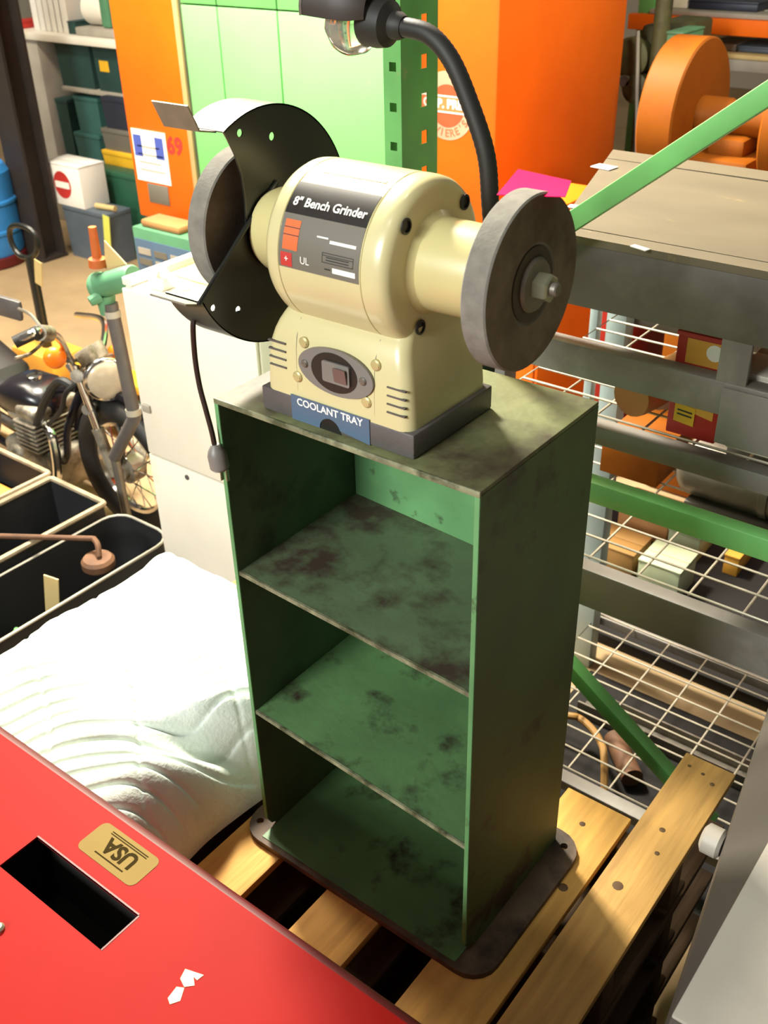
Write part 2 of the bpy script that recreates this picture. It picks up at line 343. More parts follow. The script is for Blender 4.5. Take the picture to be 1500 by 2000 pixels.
# nameplate: black upper half, grey lower half, lettering wrapped round the drum
def cylpatch(bm, x0, x1, a0, a1, r, n=14):
    prev = None
    for i in range(n+1):
        a = a0 + (a1-a0)*i/n; q = [bm.verts.new(cylpt(x, a, r)) for x in (x0, x1)]
        if prev: bm.faces.new((prev[0], prev[1], q[1], q[0]))
        prev = q
def solid(bm, t): bmesh.ops.recalc_face_normals(bm, faces=bm.faces[:]); bmesh.ops.solidify(bm, geom=bm.faces[:], thickness=t)
bm = BM(); cylpatch(bm, .1475, .2705, -2.5, 34, .1006); solid(bm, .0005); plate = obj('nameplate', bm, 'label_grey', gr)
bm = BM(); cylpatch(bm, .1475, .2705, 34, 58, .1006); solid(bm, .0005); obj('title_panel', bm, 'label_black', plate)
def oncyl(xc, ac, r=.1012): return lambda u, v: cylpt(xc+u, ac + math.degrees(v/.1), r)
bm = BM(); text(bm, '8" Bench Grinder', oncyl(.210, 42.5), .0155, bold=.0003); obj('title_lettering', bm, 'white_ink', plate, 0, False)
bm = BM(); cylpatch(bm, .1535, .177, 10, 30, .1010); obj('orange_block', bm, 'orange_ink', plate, 35)
bm = BM(); cylpatch(bm, .151, .169, -1.5, 8, .1010); obj('red_block', bm, 'red_ink', plate, 35)
bm = BM()
cylpatch(bm, .232, .266, 1.0, 4.5, .1011); cylpatch(bm, .225, .264, 19.6, 21.6, .1011); cylpatch(bm, .205, .222, 22, 23, .1011)
text(bm, 'UL', oncyl(.189, 4.5), .012); text(bm, '+', oncyl(.160, 3.4), .012)
obj('plate_lettering', bm, 'white_ink', plate, 0, False, kind='stuff')
bm = BM()
for a in (13, 11.4, 6.8): cylpatch(bm, .216, .262, a, a+.5, .1011, 2)
cylpatch(bm, .1535, .177, 19.5, 20.1, .1012, 2); cylpatch(bm, .1535, .177, 24.5, 25.1, .1012, 2)
cylpatch(bm, .216, .2165, 6.8, 13.4, .1011, 4); cylpatch(bm, .262, .2625, 6.8, 13.4, .1011, 4)
for a in (10.2, 8.4): cylpatch(bm, .222, .256, a, a+.7, .1011, 2)
cylpatch(bm, .220, .229, 2.3, 3.2, .1011, 2)
obj('fine_print', bm, 'black_ink', plate, 0, False, kind='stuff')
bm = BM(); cylpatch(bm, .165, .262, 70, 73.5, .1008); obj('warning_strip', bm, 'sticker', gr)
# switch
def fr(u, v, w_): return (.2130+u, .0168-w_, .9685+v)
bm = BM(); prism(bm, [(.061*math.cos(a), .0315*math.sin(a)) for a in np.linspace(0, 2*PI, 40, endpoint=False)], fr, .0035); sw = obj('switch_plate', bm, 'switch', gr)
bm = BM(); prism(bm, [(.0375*math.cos(a)-.001, .0265*math.sin(a)) for a in np.linspace(0, 2*PI, 32, endpoint=False)], lambda u, v, w_: fr(u, v, w_+.0034), .0008); obj('switch_well', bm, 'label_black', sw)
bm = BM(); prism(bm, rrect(-.018, .026, -.013, .015, .003), lambda u, v, w_: fr(u, v, w_+.004), .003); obj('switch_body', bm, 'switch', sw)
bm = BM(); prism(bm, rrect(.003, .023, -.009, .011, .002), lambda u, v, w_: fr(u, v, w_+.0068 + .15*(v+.009)), .002); obj('rocker', bm, 'switch_red', sw)
def screw(p, r, m, par, name='screw'):
    bm = BM(); lathe(bm, [(0, -.002), (r, -.002), (r, .001), (r*.75, .0025), (0, .0028)], p, (0, -1, 0), 14); box(bm, (p[0]-r*.8, p[1]-.0032, p[2]-.0007), (p[0]+r*.8, p[1]-.002, p[2]+.0007)); obj(name, bm, m, par)
for x in (.164, .256) if False else (.1635, .2585): screw((x, .0132, .9695), .0055, 'steel', sw)
for x, z in ((.159, .995), (.147, .946), (.275, .993), (.261, .941)): screw((x, .019 if z > .98 else .0155, z), .0075, 'brass', gr)
# coolant tray tag with a half-round notch
bm = BM(); pl = [(-.066, -.0185), (-.018, -.0185)] + [(.018*math.cos(a), -.0185+.018*math.sin(a)) for a in np.linspace(PI, 0, 11)] + [(.066, -.0185), (.066, .0175), (-.066, .0175)]
prism(bm, pl[:2]+pl[3:-4]+pl[-3:], lambda u, v, w_: (.2+u, .0146-w_, .901+v), .0012); ct = obj('coolant_tray_tag', bm, 'blue_label', gr)
bm = BM(); text(bm, 'COOLANT TRAY', lambda u, v: (.2+u, .0131, .9105+v), .0145, bold=.0003); obj('tag_lettering', bm, 'white_ink', ct, 0, False)
bm = BM(); prism(bm, [(.0175*math.cos(a), .0175*math.sin(a)) for a in np.linspace(PI, 0, 14)], lambda u, v, w_: (.2+u, .0148-w_, H+.0005+v), .0006); obj('tray_notch', bm, 'black', ct)
# wheel guard
GX = .045
def gp(a, r): return (r*math.cos(R(a)), r*math.sin(R(a)))
outer = [gp(a, .153) for a in np.linspace(119, -157, 70)] + [(-.147, -.058), (-.1, -.022), (-.051, .018), (-.0495, .048), (-.052, .08), (-.06, .106)]
bm = BM(); holed(bm, outer, [circ(-.047, .128, .0048), circ(.009, .114, .0052), circ(-.123, -.073, .0042), circ(-.080, -.089, .0048)], lambda u, v, w_: (GX+w_, AY+u, AZ+v), .002)
guard = obj('wheel_guard', bm, 'black_steel', gr, 30)
bm = BM(); prev = None
for a in np.linspace(119, -157, 80):
    q = [bm.verts.new((x, AY + r*math.cos(R(a)), AZ + r*math.sin(R(a)))) for x, r in ((GX+.002, .1535), (-.022, .1535), (-.022, .1515), (GX+.002, .1515))]
    if prev:
        for k in range(4): bm.faces.new((prev[k], prev[(k+1) % 4], q[(k+1) % 4], q[k]))
    else: bm.faces.new(q)
    prev = q
bm.faces.new(prev[::-1]); obj('guard_band', bm, 'black_steel', guard)
a = gp(119, .1525)
bm = BM(); prism(bm, [(0, 0), (-.026, .006), (-.040, .036), (-.042, .0355), (-.0275, .004), (0, -.002)], lambda u, v, w_: (-.028+w_, AY+a[0]+u, AZ+a[1]+v), .062); obj('upper_bracket', bm, 'steel', guard)
a = gp(-157, .1525)
bm = BM(); prism(bm, [(.004, -.008), (-.026, .002), (-.028, .004), (-.0265, .0055), (.004, -.004)], lambda u, v, w_: (-.02+w_, AY+a[0]+u, AZ+a[1]+v), .067); obj('lower_bracket', bm, 'steel', guard)
bm = BM(); tube(bm, smoothpath([(GX+.004, AY-.149, AZ-.060), (GX+.005, AY-.1, AZ-.021), (GX+.005, AY-.05, AZ+.018), (GX+.004, AY+.01, AZ+.058)], 5), .003, 8); obj('rolled_edge', bm, 'black_steel', guard)
bm = BM(); tube(bm, [(GX+.001, AY+u, AZ+v) for u, v in ((-.0485, .022), (-.0475, .048), (-.050, .08), (-.058, .106), (-.074, .134))], .0012, 6); obj('mouth_glint', bm, 'steel', guard)  # pale tube put in for the highlight along the guard mouth

# ================================================================== GOOSENECK LAMP on the back of the stand
lp = thing('gooseneck_lamp', 'black gooseneck work lamp with bare clear bulb rising behind the grinder', 'lamp', (.235, .33, .70))
LY = .348
gp_ = [ (.238, .322, .72), (.238, .332, .9), (.234, .345, 1.02), ony(957, 390, LY), ony(949, 300, LY), ony(917, 200, LY), ony(880, 115, LY), ony(835, 66, LY), ony(775, 50, LY)]
bm = BM(); P = smoothpath(gp_, 14); tube(bm, P, [.0125 + .0006*(i % 2) for i in range(len(P))], 14); obj('flexible_arm', bm, 'rubber', lp, 60)
bm = BM(); box(bm, (.205, D+.001, .70), (.27, D+.045, .80), .004); obj('mounting_bracket', bm, 'black_steel', lp)
a, b = ony(790, 53, LY), ony(725, 40, LY); ax = (b-a).normalized()
bm = BM(); lathe(bm, [(0, 0), (.014, 0), (.018, .008), (.018, .018), (.030, .026), (.033, .04), (.033, .062), (.024, .066), (0, .066)], a, ax, 28); obj('lamp_socket', bm, 'rubber', lp)
sh0 = ony(742, 22, LY); bm = BM()
hood = [(.036, 0), (.052, .02), (.057, .05), (.060, .094), (.0585, .094), (.0555, .05), (.05, .021), (.034, .002)]
t = BM(); lathe(t, hood, (0, 0, 0), (0, 0, 1), 32, True)
for f in [f for f in t.faces if f.calc_center_median().y < -.008]: t.faces.remove(f)
q = Vector((0, 0, 1)).rotation_difference(ax); up = q @ Vector((0, 1, 0)); 
ang = math.atan2(up.cross(Vector((0, 0, 1))).dot(ax), up.dot(Vector((0, 0, 1))))
join(bm, t, Matrix.Translation(sh0) @ Matrix.Rotation(ang, 4, ax) @ q.to_matrix().to_4x4()); hh = obj('half_hood', bm, mat('dark_brown_hood', '2b211c', .55), lp, 40, False)
t = BM(); lathe(t, [(.0605, .090), (.0622, .0925), (.0605, .095), (.0585, .0925)], (0, 0, 0), (0, 0, 1), 32, True)
for f in [f for f in t.faces if f.calc_center_median().y < -.008]: t.faces.remove(f)
bm = BM(); join(bm, t, Matrix.Translation(sh0) @ Matrix.Rotation(ang, 4, ax) @ q.to_matrix().to_4x4()); obj('hood_rim', bm, 'steel', hh, 40, False)
bc = ony(698, 30, LY); bm = BM()
lathe(bm, [(.013, -.062), (.015, -.046), (.028, -.022), (.039, .002), (.041, .016), (.036, .034), (.022, .049), (0, .055)], bc, (ax*.55 + Vector((0, 0, -.85))).normalized(), 28); obj('light_bulb', bm, 'bulb', lp, 60)

# ================================================================== POWER CORD
CYp = -.012
cp = [(.13, .195, 1.05), (.06, .14, 1.01), (-.005, .06, .985), (-.03, .02, .98)] + [ony(x, y, CYp) for x, y in ((378, 625), (380, 690), (389, 750), (402, 800), (414, 845), (421, 880))]
bm = BM(); tube(bm, smoothpath(cp, 8), .0038, 8); pc = obj('power_cord', bm, mat('brown_cable', '2e1d17', .5), gr, label='thin dark power cord hanging down left of the stand')
a, b = ony(420, 868, CYp), ony(432, 922, CYp); bm = BM()
lathe(bm, [(0, 0), (.006, 0), (.012, .008), (.0145, .016), (.0145, .036), (.011, .040), (.0, .040)], a, (b-a).normalized(), 14); obj('plug', bm, 'switch', pc)
for k in (0, 1):
    p = ony(433 + 11*k, 922 + 2*k, CYp); bm = BM(); boxm(bm, (.0016, .006, .018), Matrix.Translation(p - Vector((0, 0, .004)))); obj('prong', bm, 'zinc', pc)

bm = BM(); cs = [ony(970, 380, .110), ony(1012, 330, .175), ony(1116, 353, .165), ony(1104, 384, .108)]
v = [bm.verts.new(p) for p in cs]; bm.faces.new(v); bmesh.ops.subdivide_edges(bm, edges=bm.edges[:], cuts=4, use_grid_fill=True); solid(bm, .0008)
single('paper_slip', bm, 'pink', 'bright pink paper slip lying on top of the right grinding wheel', 'paper')

# ================================================================== RED CABINET in the foreground
RZ = .33
rc = thing('red_cabinet', 'red enamelled cabinet with a rectangular slot in its top, nearest the camera', 'cabinet', (.2, -.7, FLOOR))
c = [onz(x, y, RZ) for x, y in ((75, 1640), (278, 1790), (190, 1852), (0, 1690))]
sx0, sx1 = c[0].x, (c[1].x + c[2].x)/2; sy1, sy0 = (c[0].y+c[1].y)/2, (c[2].y + c[3].y)/2 + .0
sx0 = min(c[0].x, c[3].x)
RX0, RX1, RY0, RY1 = -.55, .80, -1.15, onz(430, 1712, RZ).y
bm = BM(); holed(bm, [(RX0+.01, RY0+.01), (RX1-.01, RY0+.01), (RX1-.01, RY1-.016), (RX0+.01, RY1-.016)], [[(sx0, sy0), (sx1, sy0), (sx1, sy1), (sx0, sy1)]], lambda u, v, w_: (u, v, RZ-.003+w_), .003)
rt = obj('top_sheet', bm, 'red', rc)
bm = BM(); prof = [(-.0165, 0), (-.009, -.0014), (-.003, -.006), (0, -.014), (0, -.05), (-.003, -.05), (-.003, -.016), (-.017, -.003)]
prism(bm, prof, lambda u, v, w_: (RX0+w_, RY1+u, RZ+v), RX1-RX0); obj('rolled_edge', bm, 'red_lip', rc)
bm = BM(); box(bm, (RX0, RY1-.006, FLOOR), (RX1, RY1-.003, RZ-.02)); box(bm, (RX0, RY0, FLOOR), (RX0+.003, RY1-.004, RZ-.004)); box(bm, (RX1-.003, RY0, FLOOR), (RX1, RY1-.004, RZ-.004)); box(bm, (RX0, RY0, FLOOR), (RX1, RY0+.003, RZ-.004)); obj('cabinet_wall', bm, 'red', rc)
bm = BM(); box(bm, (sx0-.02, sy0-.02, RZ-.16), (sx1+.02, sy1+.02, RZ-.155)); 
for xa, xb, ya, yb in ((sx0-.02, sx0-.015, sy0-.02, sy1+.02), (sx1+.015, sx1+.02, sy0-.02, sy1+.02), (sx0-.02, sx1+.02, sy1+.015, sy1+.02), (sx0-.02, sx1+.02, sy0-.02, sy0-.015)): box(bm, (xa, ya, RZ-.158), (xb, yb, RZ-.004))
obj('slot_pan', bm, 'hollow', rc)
bm = BM(); t = [(sx0, sx1, sy1, sy1+.0025), (sx1, sx1+.0025, sy0, sy1)]
for xa, xb, ya, yb in t: box(bm, (xa, ya, RZ-.006), (xb, yb, RZ+.0006))
obj('slot_rim', bm, 'red_lip', rc)
# USA sticker, read from the other side
sc_ = onz(231, 1667, RZ); e1 = onz(165, 1638, RZ); e2 = onz(297, 1697, RZ); 
bm = BM(); sw_, sh_ = .0605, .028
prism(bm, rrect(-sw_, sw_, -sh_, sh_, .011), lambda u, v, w_: (sc_.x+u, sc_.y+v, RZ+w_), .0006); sk = obj('usa_sticker', bm, 'usa_tan', rc)
rot = lambda u, v: (sc_.x-u, sc_.y-v, RZ+.0009)
bm = BM(); text(bm, 'USA', lambda u, v: rot(u-.003, v-.002), .034, bold=.0012)
p = [rot(-.03, .0185), rot(.03, .0185), rot(.03, .0165), rot(-.03, .0165)]; bm.faces.new([bm.verts.new(x) for x in p])
for k in range(2):
    p = [rot(-.04, -.0165-k*.0035), rot(.036, -.0165-k*.0035), rot(.036, -.018-k*.0035), rot(-.04, -.018-k*.0035)]; bm.faces.new([bm.verts.new(x) for x in p])
obj('sticker_lettering', bm, 'sticker_ink', sk, 0, False)
for pts in ([(328, 1950), (345, 1928), (360, 1930), (352, 1955), (332, 1962)], [(352, 1912), (362, 1893), (398, 1905), (385, 1915), (378, 1908), (380, 1925), (360, 1928)]):
    bm = BM(); g = [onz(x, y, RZ) for x, y in pts]; prism(bm, [(p.x, p.y) for p in g], lambda u, v, w_: (u, v, RZ+.0002+w_), .0006); obj('paint_chip', bm, 'primer', rc, label='bare white paint chip')
p = onz(-2, 1815, RZ); bm = BM(); lathe(bm, [(0, 0), (.008, 0), (.008, .004), (.005, .007), (0, .007)], p, (0, 0, 1), 16); obj('bolt_head', bm, 'zinc', rc)

# ================================================================== PALLETS
def pallet(z, label, dark=None):
    pt = thing('wooden_pallet', label, 'pallet', (0, 0, z), 'pallets stacked under the stand')
    t = Vector((0, 0, z))
    for i, (x0, x1, m) in enumerate(((-.62, -.51, 'pine2'), (-.40, -.30, 'pine'), (-.20, -.1, 'pine2'), (-.052, .058, 'pine'), (.17, .285, 'pine'), (.395, .528, 'pine'), (.540, .642, 'pine2'))):
        y1 = (.655 if x0 > .5 else .46 if x0 > .3 else .60) if False else (.652 if x0 > .5 else .43 if x0 > .3 else .60)
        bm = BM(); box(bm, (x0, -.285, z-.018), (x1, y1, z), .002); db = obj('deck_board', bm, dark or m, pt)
        if i > 4 and z > -.1:
            for kx, ky, kr in (((.46, .365, .006), (.50, .22, .009)), ((.585, .44, .006), (.60, .385, .005), (.575, .28, .010), (.56, .62, .004), (.59, .615, .004), (.615, .60, .005)))[i-5]:
                bm = BM(); lathe(bm, [(0, 0), (kr, 0), (kr*.8, .0006), (0, .0006)], (kx, ky, z+.0001), (0, 0, 1), 10); obj('knot', bm, 'stringer', db)
    for y in (-.28, .10, .37):
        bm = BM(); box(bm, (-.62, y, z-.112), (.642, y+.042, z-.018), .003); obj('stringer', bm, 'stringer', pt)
    for y in (-.28, .10, .36):
        bm = BM(); box(bm, (-.62, y, z-.130), (.642, y+.09, z-.112), .002); obj('bottom_board', bm, 'shadewood', pt)
    return pt
pallet(-.0125, 'pine pallet carrying the green stand, topmost of the stack')
p2 = pallet(-.0125-.147, 'pallet darkened as shade just below the topmost one', 'shadewood')
nm = ('third pallet from the top of the stack, wood darkened as shade', 'bottom pallet of the stack, wood darkened as shade, on the floor')
# lower two are copies; the last rests on the floor
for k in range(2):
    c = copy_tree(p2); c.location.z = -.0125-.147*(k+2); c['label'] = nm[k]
# spacer so that the stack reaches the floor exactly
FLOOR_GAP = (-.0125-.147*3-.130) - FLOOR

# ================================================================== QUILTED BLANKET over something low
bm = BM(); DC = onz(415, 1465, .13); NX, NY = 300, 340; X0, X1, Y0, Y1 = -.665, -.062, -.276, .395
g = []
for j in range(NY+1):
    row = []
    for i in range(NX+1):
        u, v = i/NX, j/NY; x = X0+(X1-X0)*u; y = Y0+(Y1-Y0)*v
        dx = min(u, 1-u)*(X1-X0); dy = min(v, 1-v)*(Y1-Y0)
        e = lambda d, w_: (1-(1-min(1, d/w_))**2.2)**.5
        h = .205*e(dx, .10 if u > .5 else .07)*e(dy, .09 if v > .5 else .035)
        q = Vector((x*4, y*4, 0))
        fold = noise.noise(q*.8+Vector((3, 1, 0)))*.03 + noise.noise(q*2.2)*.012
        # deep pocket and gathered folds on the right front
        ca, sa = .58, .81; px_, py_ = x-DC.x, y-DC.y; al, ac = px_*ca+py_*sa, px_*sa-py_*ca
        dent = math.exp(-(al/.10)**2-(ac/.035)**2); gth = math.exp(-(math.hypot(px_+.03, py_)/.19)**2)
        fold += -.075*dent + gth*.007*math.sin(ac*48 + 4*noise.noise(q*.8))
        # quilting stitches: wavy channels running across
        s1 = (x*.81 - y*.58 + .020*math.sin(y*19+x*6) + .035*noise.noise(q*.7))/.040; d1 = abs(s1-round(s1))
        s2 = (x*.5 + y*.87 + .05*noise.noise(q*.7+Vector((9, 0, 0))))/.17; d2 = abs(s2-round(s2))
        puff = .009 - .0085*math.exp(-(d1/.085)**2) + .0035*math.sin(PI*min(.5, d1)) - .005*math.exp(-(d2/.03)**2)
        k = min(1, h/.1)
        z = -.0125+.004 + h + (fold + puff - .012)*k
        if y > .2: z -= max(0, x+.55)*.12*(y-.2)/.2*k
        ox = .018*noise.noise(q*1.3+Vector((0, 5, 0)))*(1-k) ; oy = .018*noise.noise(q*1.3+Vector((5, 0, 0)))*(1-k)
        row.append(bm.verts.new((x+ox if u not in (0,) else x, y+oy, max(z, -.0118))))
    g.append(row)
for j in range(NY):
    for i in range(NX): bm.faces.new((g[j][i], g[j][i+1], g[j+1][i+1], g[j+1][i]))
edge = [g[0][i] for i in range(NX)] + [g[j][NX] for j in range(NY)] + [g[NY][i] for i in range(NX, 0, -1)] + [g[j][0] for j in range(NY, 0, -1)]
bm.faces.new(edge[::-1])
single('moving_blanket', bm, 'blanket', 'white quilted moving blanket heaped over a low bundle left of the stand', 'blanket', ang=60)

# ================================================================== GREY MACHINE BASE at the right edge
gm = thing('machine_base', 'plain grey steel machine base with sloping skirt at the right edge', 'machine base', (1.0, .25, FLOOR))
bm = BM(); MY0, MY1, ZL, ZU = -.16, .64, .2, .4
A = [(.674, MY1), (.80, MY0)]; U = [(.816, MY1), (.816, MY0)]
quadbox(bm, [(A[0][0], A[0][1], FLOOR), (A[1][0], A[1][1], FLOOR), (1.3, MY0, FLOOR), (1.3, MY1, FLOOR), (A[0][0], A[0][1], ZL), (A[1][0], A[1][1], ZL), (1.3, MY0, ZL), (1.3, MY1, ZL)])
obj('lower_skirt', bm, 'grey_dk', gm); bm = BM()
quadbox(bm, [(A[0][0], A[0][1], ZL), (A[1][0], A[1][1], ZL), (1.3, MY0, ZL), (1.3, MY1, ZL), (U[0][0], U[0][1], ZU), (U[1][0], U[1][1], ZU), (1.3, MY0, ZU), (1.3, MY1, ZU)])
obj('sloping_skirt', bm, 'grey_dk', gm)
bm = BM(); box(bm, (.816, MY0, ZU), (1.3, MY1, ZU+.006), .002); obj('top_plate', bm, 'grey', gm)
k = onz(1388, 1640, .215); bm = BM(); lathe(bm, [(0, 0), (.018, 0), (.024, .005), (.024, .028), (.016, .033), (0, .033)], k + Vector((.02, 0, 0)), (-1, 0, 0), 24); obj('round_knob', bm, 'grey', gm)
#@@BACKGROUND
# ================================================================== GREEN RACK END FRAME
FY = .70
x0, x1 = ony(752, 300, FY).x, ony(785, 300, FY).x
rf = thing('rack_frame', 'green rack end frame with punched post and tube braces behind the stand', 'rack frame', (x0, FY, FLOOR))
def post(px0, px1, m='rackgreen'):
    bm = BM(); w_ = px1-px0; zc = [ony(768, y, FY).z for y in (132, 210, 287)]; pitch = (zc[0]-zc[2])/2
    fz = [zc[1] + pitch*k for k in range(-15, 8)]
    uc = ony(768, 210, FY).x - x0
    hs = .0078
    holed(bm, [(0, FLOOR), (w_, FLOOR), (w_, 1.75), (0, 1.75)], [[(uc-hs, z-hs), (uc+hs, z-hs), (uc+hs, z+hs), (uc-hs, z+hs)] for z in fz if FLOOR+.05 < z < 1.7], lambda u, v, t: (px0+u, FY+t, v), .0025)
    o = obj('post_web', bm, m, rf)
    dep = .115
    for xx in (px1-.0025, px0):
        bm = BM(); holes = []
        yc = onx(828, 195, x1).y - FY; zz = [onx(828, y, x1).z for y in (120, 195, 268)]; pt = (zz[0]-zz[2])/2
        for k in range(-15, 8):
            z = zz[1]+pt*k
            if FLOOR+.05 < z < 1.7: holes.append([(yc-.012, z-.012), (yc+.012, z-.012), (yc+.012, z+.012), (yc-.012, z+.012)])
        holed(bm, [(.0025, FLOOR), (dep, FLOOR), (dep, 1.75), (.0025, 1.75)], holes, lambda u, v, t: (xx+t, FY+u, v), .0025)
        obj('post_flange', bm, m, rf)
    bm = BM(); box(bm, (px0-.02, FY-.02, FLOOR), (px1+.02, FY+dep+.02, FLOOR+.006)); obj('foot_plate', bm, m, rf)
post(x0, x1); post(1.32, 1.32+x1-x0)
bm = BM(); box(bm, (x1+.001, FY+.002, ony(1160, 986, FY).z), (1.319, FY+.037, ony(1160, 945, FY).z), .004); obj('horizontal_brace', bm, 'rackgreen', rf)
def brace(p, q, xa, xb):
    p = Vector(p); q = Vector(q); d = q-p; a = p + d*((xa-p.x)/d.x); b = p + d*((xb-p.x)/d.x)
    L = (b-a).length; ang = math.atan2(b.z-a.z, b.x-a.x); bm = BM()
    boxm(bm, (L, .034, .034), Matrix.Translation((a+b)/2) @ Matrix.Rotation(-ang, 4, 'Y'), .004); obj('diagonal_brace', bm, 'rackgreen', rf)
brace(ony(1122, 430, FY+.02), ony(1500, 184, FY+.02), x1+.01, 1.315)
brace(ony(1125, 1312, FY+.02), ony(1296, 1502, FY+.02), x1+.01, .60)

# ================================================================== GREY STORAGE RACK WITH WIRE DECKS
SY, SY2, SX0, SX1 = .80, 1.50, -.08, 1.28
sr = thing('storage_rack', 'grey steel storage rack with wire decks behind the green rack frame', 'rack', (.6, 1.1, FLOOR))
def beam(name, z0, z1, y, dy=.04, m='beamgrey', xa=SX0, xb=SX1):
    bm = BM(); box(bm, (xa, y, z0), (xb, y+dy, z1), .004); return obj(name, bm, m, sr)
beam('apron_beam', .795, .915, SY, .05, 'apron'); beam('front_beam', .652, .718, SY); beam('front_beam', .519, .560, SY); beam('front_beam', .118, .216, SY); beam('front_beam', -.462, -.432, SY, m='beamgrey')
for z0, z1 in ((.83, .9), (.50, .545), (.12, .20), (-.47, -.44)): beam('rear_beam', z0, z1, SY2-.04)
for x in (SX0, SX1-.04):
    for y in (SY+.05, SY2-.09):
        bm = BM(); box(bm, (x, y, FLOOR), (x+.04, y+.05, .80), .003); obj('upright', bm, 'beamgrey', sr)
bm = BM(); xx = ony(1185, 790, SY2-.1).x; box(bm, (xx-.025, SY2-.1, FLOOR), (xx+.03, SY2-.05, .85), .003); obj('upright', bm, 'paleblue', sr)
bm = BM(); xx = ony(1152, 690, SY2-.1).x; box(bm, (xx-.01, SY2-.1, FLOOR), (xx+.012, SY2-.07, .85), .003); obj('upright', bm, 'paleblue', sr)
bm = BM(); a, b = ony(1420, 716, SY), ony(1500, 850, SY); box(bm, (a.x, SY-.006, .60), (b.x+.1, SY-.0005, .71), .002); obj('connector_plate', bm, 'beamgrey', sr)
bm = BM(); a = ony(1405, 690, SY); box(bm, (a.x, SY+.002, .70), (a.x+.055, SY+.012, .80), .002); obj('hanger_plate', bm, 'beamgrey', sr)
def deck(z, nl, nc, xa=SX0+.05, xb=SX1-.05, ya=SY+.043, yb=SY2-.045, lip=0):
    bm = BM(); r = .0028
    tube(bm, [(xa, ya, z), (xb, ya, z), (xb, yb, z), (xa, yb, z)], r, 6, True); dk = obj('wire_deck', bm, 'wire', sr)
    first = None
    for i in range(1, nl):
        y = ya + (yb-ya)*i/nl
        bm = BM(); tube(bm, [(xa, y, z), (xb, y, z)], r, 6); obj('long_wire', bm, 'wire', dk)
    for i in range(1, nc):
        x = xa + (xb-xa)*i/nc
        pts = [(x, yb, z-.004), (x, ya, z-.004)] if not lip else [(x, yb, z-.004), (x, ya-.0, z-.004), (x, SY-.004, z+.001), (x, SY-.004, z-.03)]
        bm = BM(); tube(bm, pts, r, 6); obj('cross_wire', bm, 'wire', dk)
deck(.562, 9, 12); deck(.220, 8, 11); deck(-.428, 9, 11)
tb = thing('tabletop_board', 'wide tan hardboard top laid over the storage rack', 'board', (.6, 1.1, .9155))
def edge_x(y): return .085 + (-.125-.085)*(y-.795)/.655
for ya, yb, nm in ((.795, .838, 'front_strip'), (.842, 1.352, 'main_sheet'), (1.356, 1.44, 'back_strip')):
    bm = BM(); prism(bm, [(edge_x(ya), ya), (SX1+.02, ya), (SX1+.02, yb-.03*(yb > 1)), (edge_x(yb), yb)], lambda u, v, t: (u, v, .9155+t), .014); obj(nm, bm, 'board', tb)
for q, s, nm in (((1180, 326), (.05, .035), 'white paper scrap at the far left corner of the tan board'), ((1250, 484), (.035, .012), 'small white paper strip at the front edge of the tan board'), ((1120, 403), (.02, .02), 'tiny white paper piece on the tan board beside the right wheel')):
    p = onz(*q, .9315); bm = BM(); boxm(bm, (s[0], s[1], .002), Matrix.Translation(p) @ Matrix.Rotation(random.uniform(-.4, .4), 4, 'Z')); single('paper_scrap', bm, 'paper', nm, 'paper')
def crate(name, m, label, cat, xl, yt, xr, yb, Y, depth, group=None, zb=None, bev=.003):
    """simple carton: body with a lid seam built as its own part"""
    xm, ym = (xl+xr)/2, (yt+yb)/2; X0, X1 = ony(xl, ym, Y).x, ony(xr, ym, Y).x; Z1 = ony(xm, yt, Y).z; Z0 = ony(xm, yb, Y).z if zb is None else zb
    t = thing(name, label, cat, ((X0+X1)/2, Y+depth/2, Z0), group)
    bm = BM(); box(bm, (X0, Y, Z0), (X1, Y+depth, Z1-.008), bev); obj('body', bm, m, t)
    bm = BM(); box(bm, (X0-.002, Y-.002, Z1-.0085), (X1+.002, Y+depth/2-.001, Z1), .0015); obj('flap', bm, m, t)
    bm = BM(); box(bm, (X0-.002, Y+depth/2+.001, Z1-.0085), (X1+.002, Y+depth+.002, Z1), .0015); obj('flap', bm, m, t)
    return t, (X0, X1, Z0, Z1)
t, (a, b, c, d) = crate('red_box', 'redbox', 'red box with amber panel and yellow sticker behind the grey rack beam', 'box', 1310, 652, 1412, 868, .846, .14, zb=.567)
W_ = b-a; Hh = d-c
notch = [(W_*.64+.13*W_*math.cos(q), Hh*.64+.13*W_*math.sin(q)) for q in np.linspace(0, -PI, 9)]
bm = BM(); prism(bm, [(W_*.16, Hh*.28), (W_*.9, Hh*.22), (W_*.9, Hh*.64)] + notch + [(W_*.16, Hh*.64)], lambda u, v, q: (a+u, .846-q, c+v), .001); obj('amber_panel', bm, 'amber', t)
bm = BM(); prism(bm, [(W_*.2, Hh*.72), (W_*.95, Hh*.72), (W_*.95, Hh*.95), (W_*.2, Hh*.95)], lambda u, v, q: (a+u, .846-q, c+v), .001); obj('upper_panel', bm, 'amber', t)
bm = BM(); prism(bm, circ(W_*.75, Hh*.86, .016), lambda u, v, q: (a+u, .845-q, c+v), .001); obj('white_dot', bm, 'white_ink', t)
bm = BM(); prism(bm, [(W_*.14, Hh*.14), (W_*.55, Hh*.12), (W_*.55, Hh*.3), (W_*.14, Hh*.32)], lambda u, v, q: (a+u, .8448-q, c+v), .001); obj('yellow_sticker', bm, 'yellow', t)
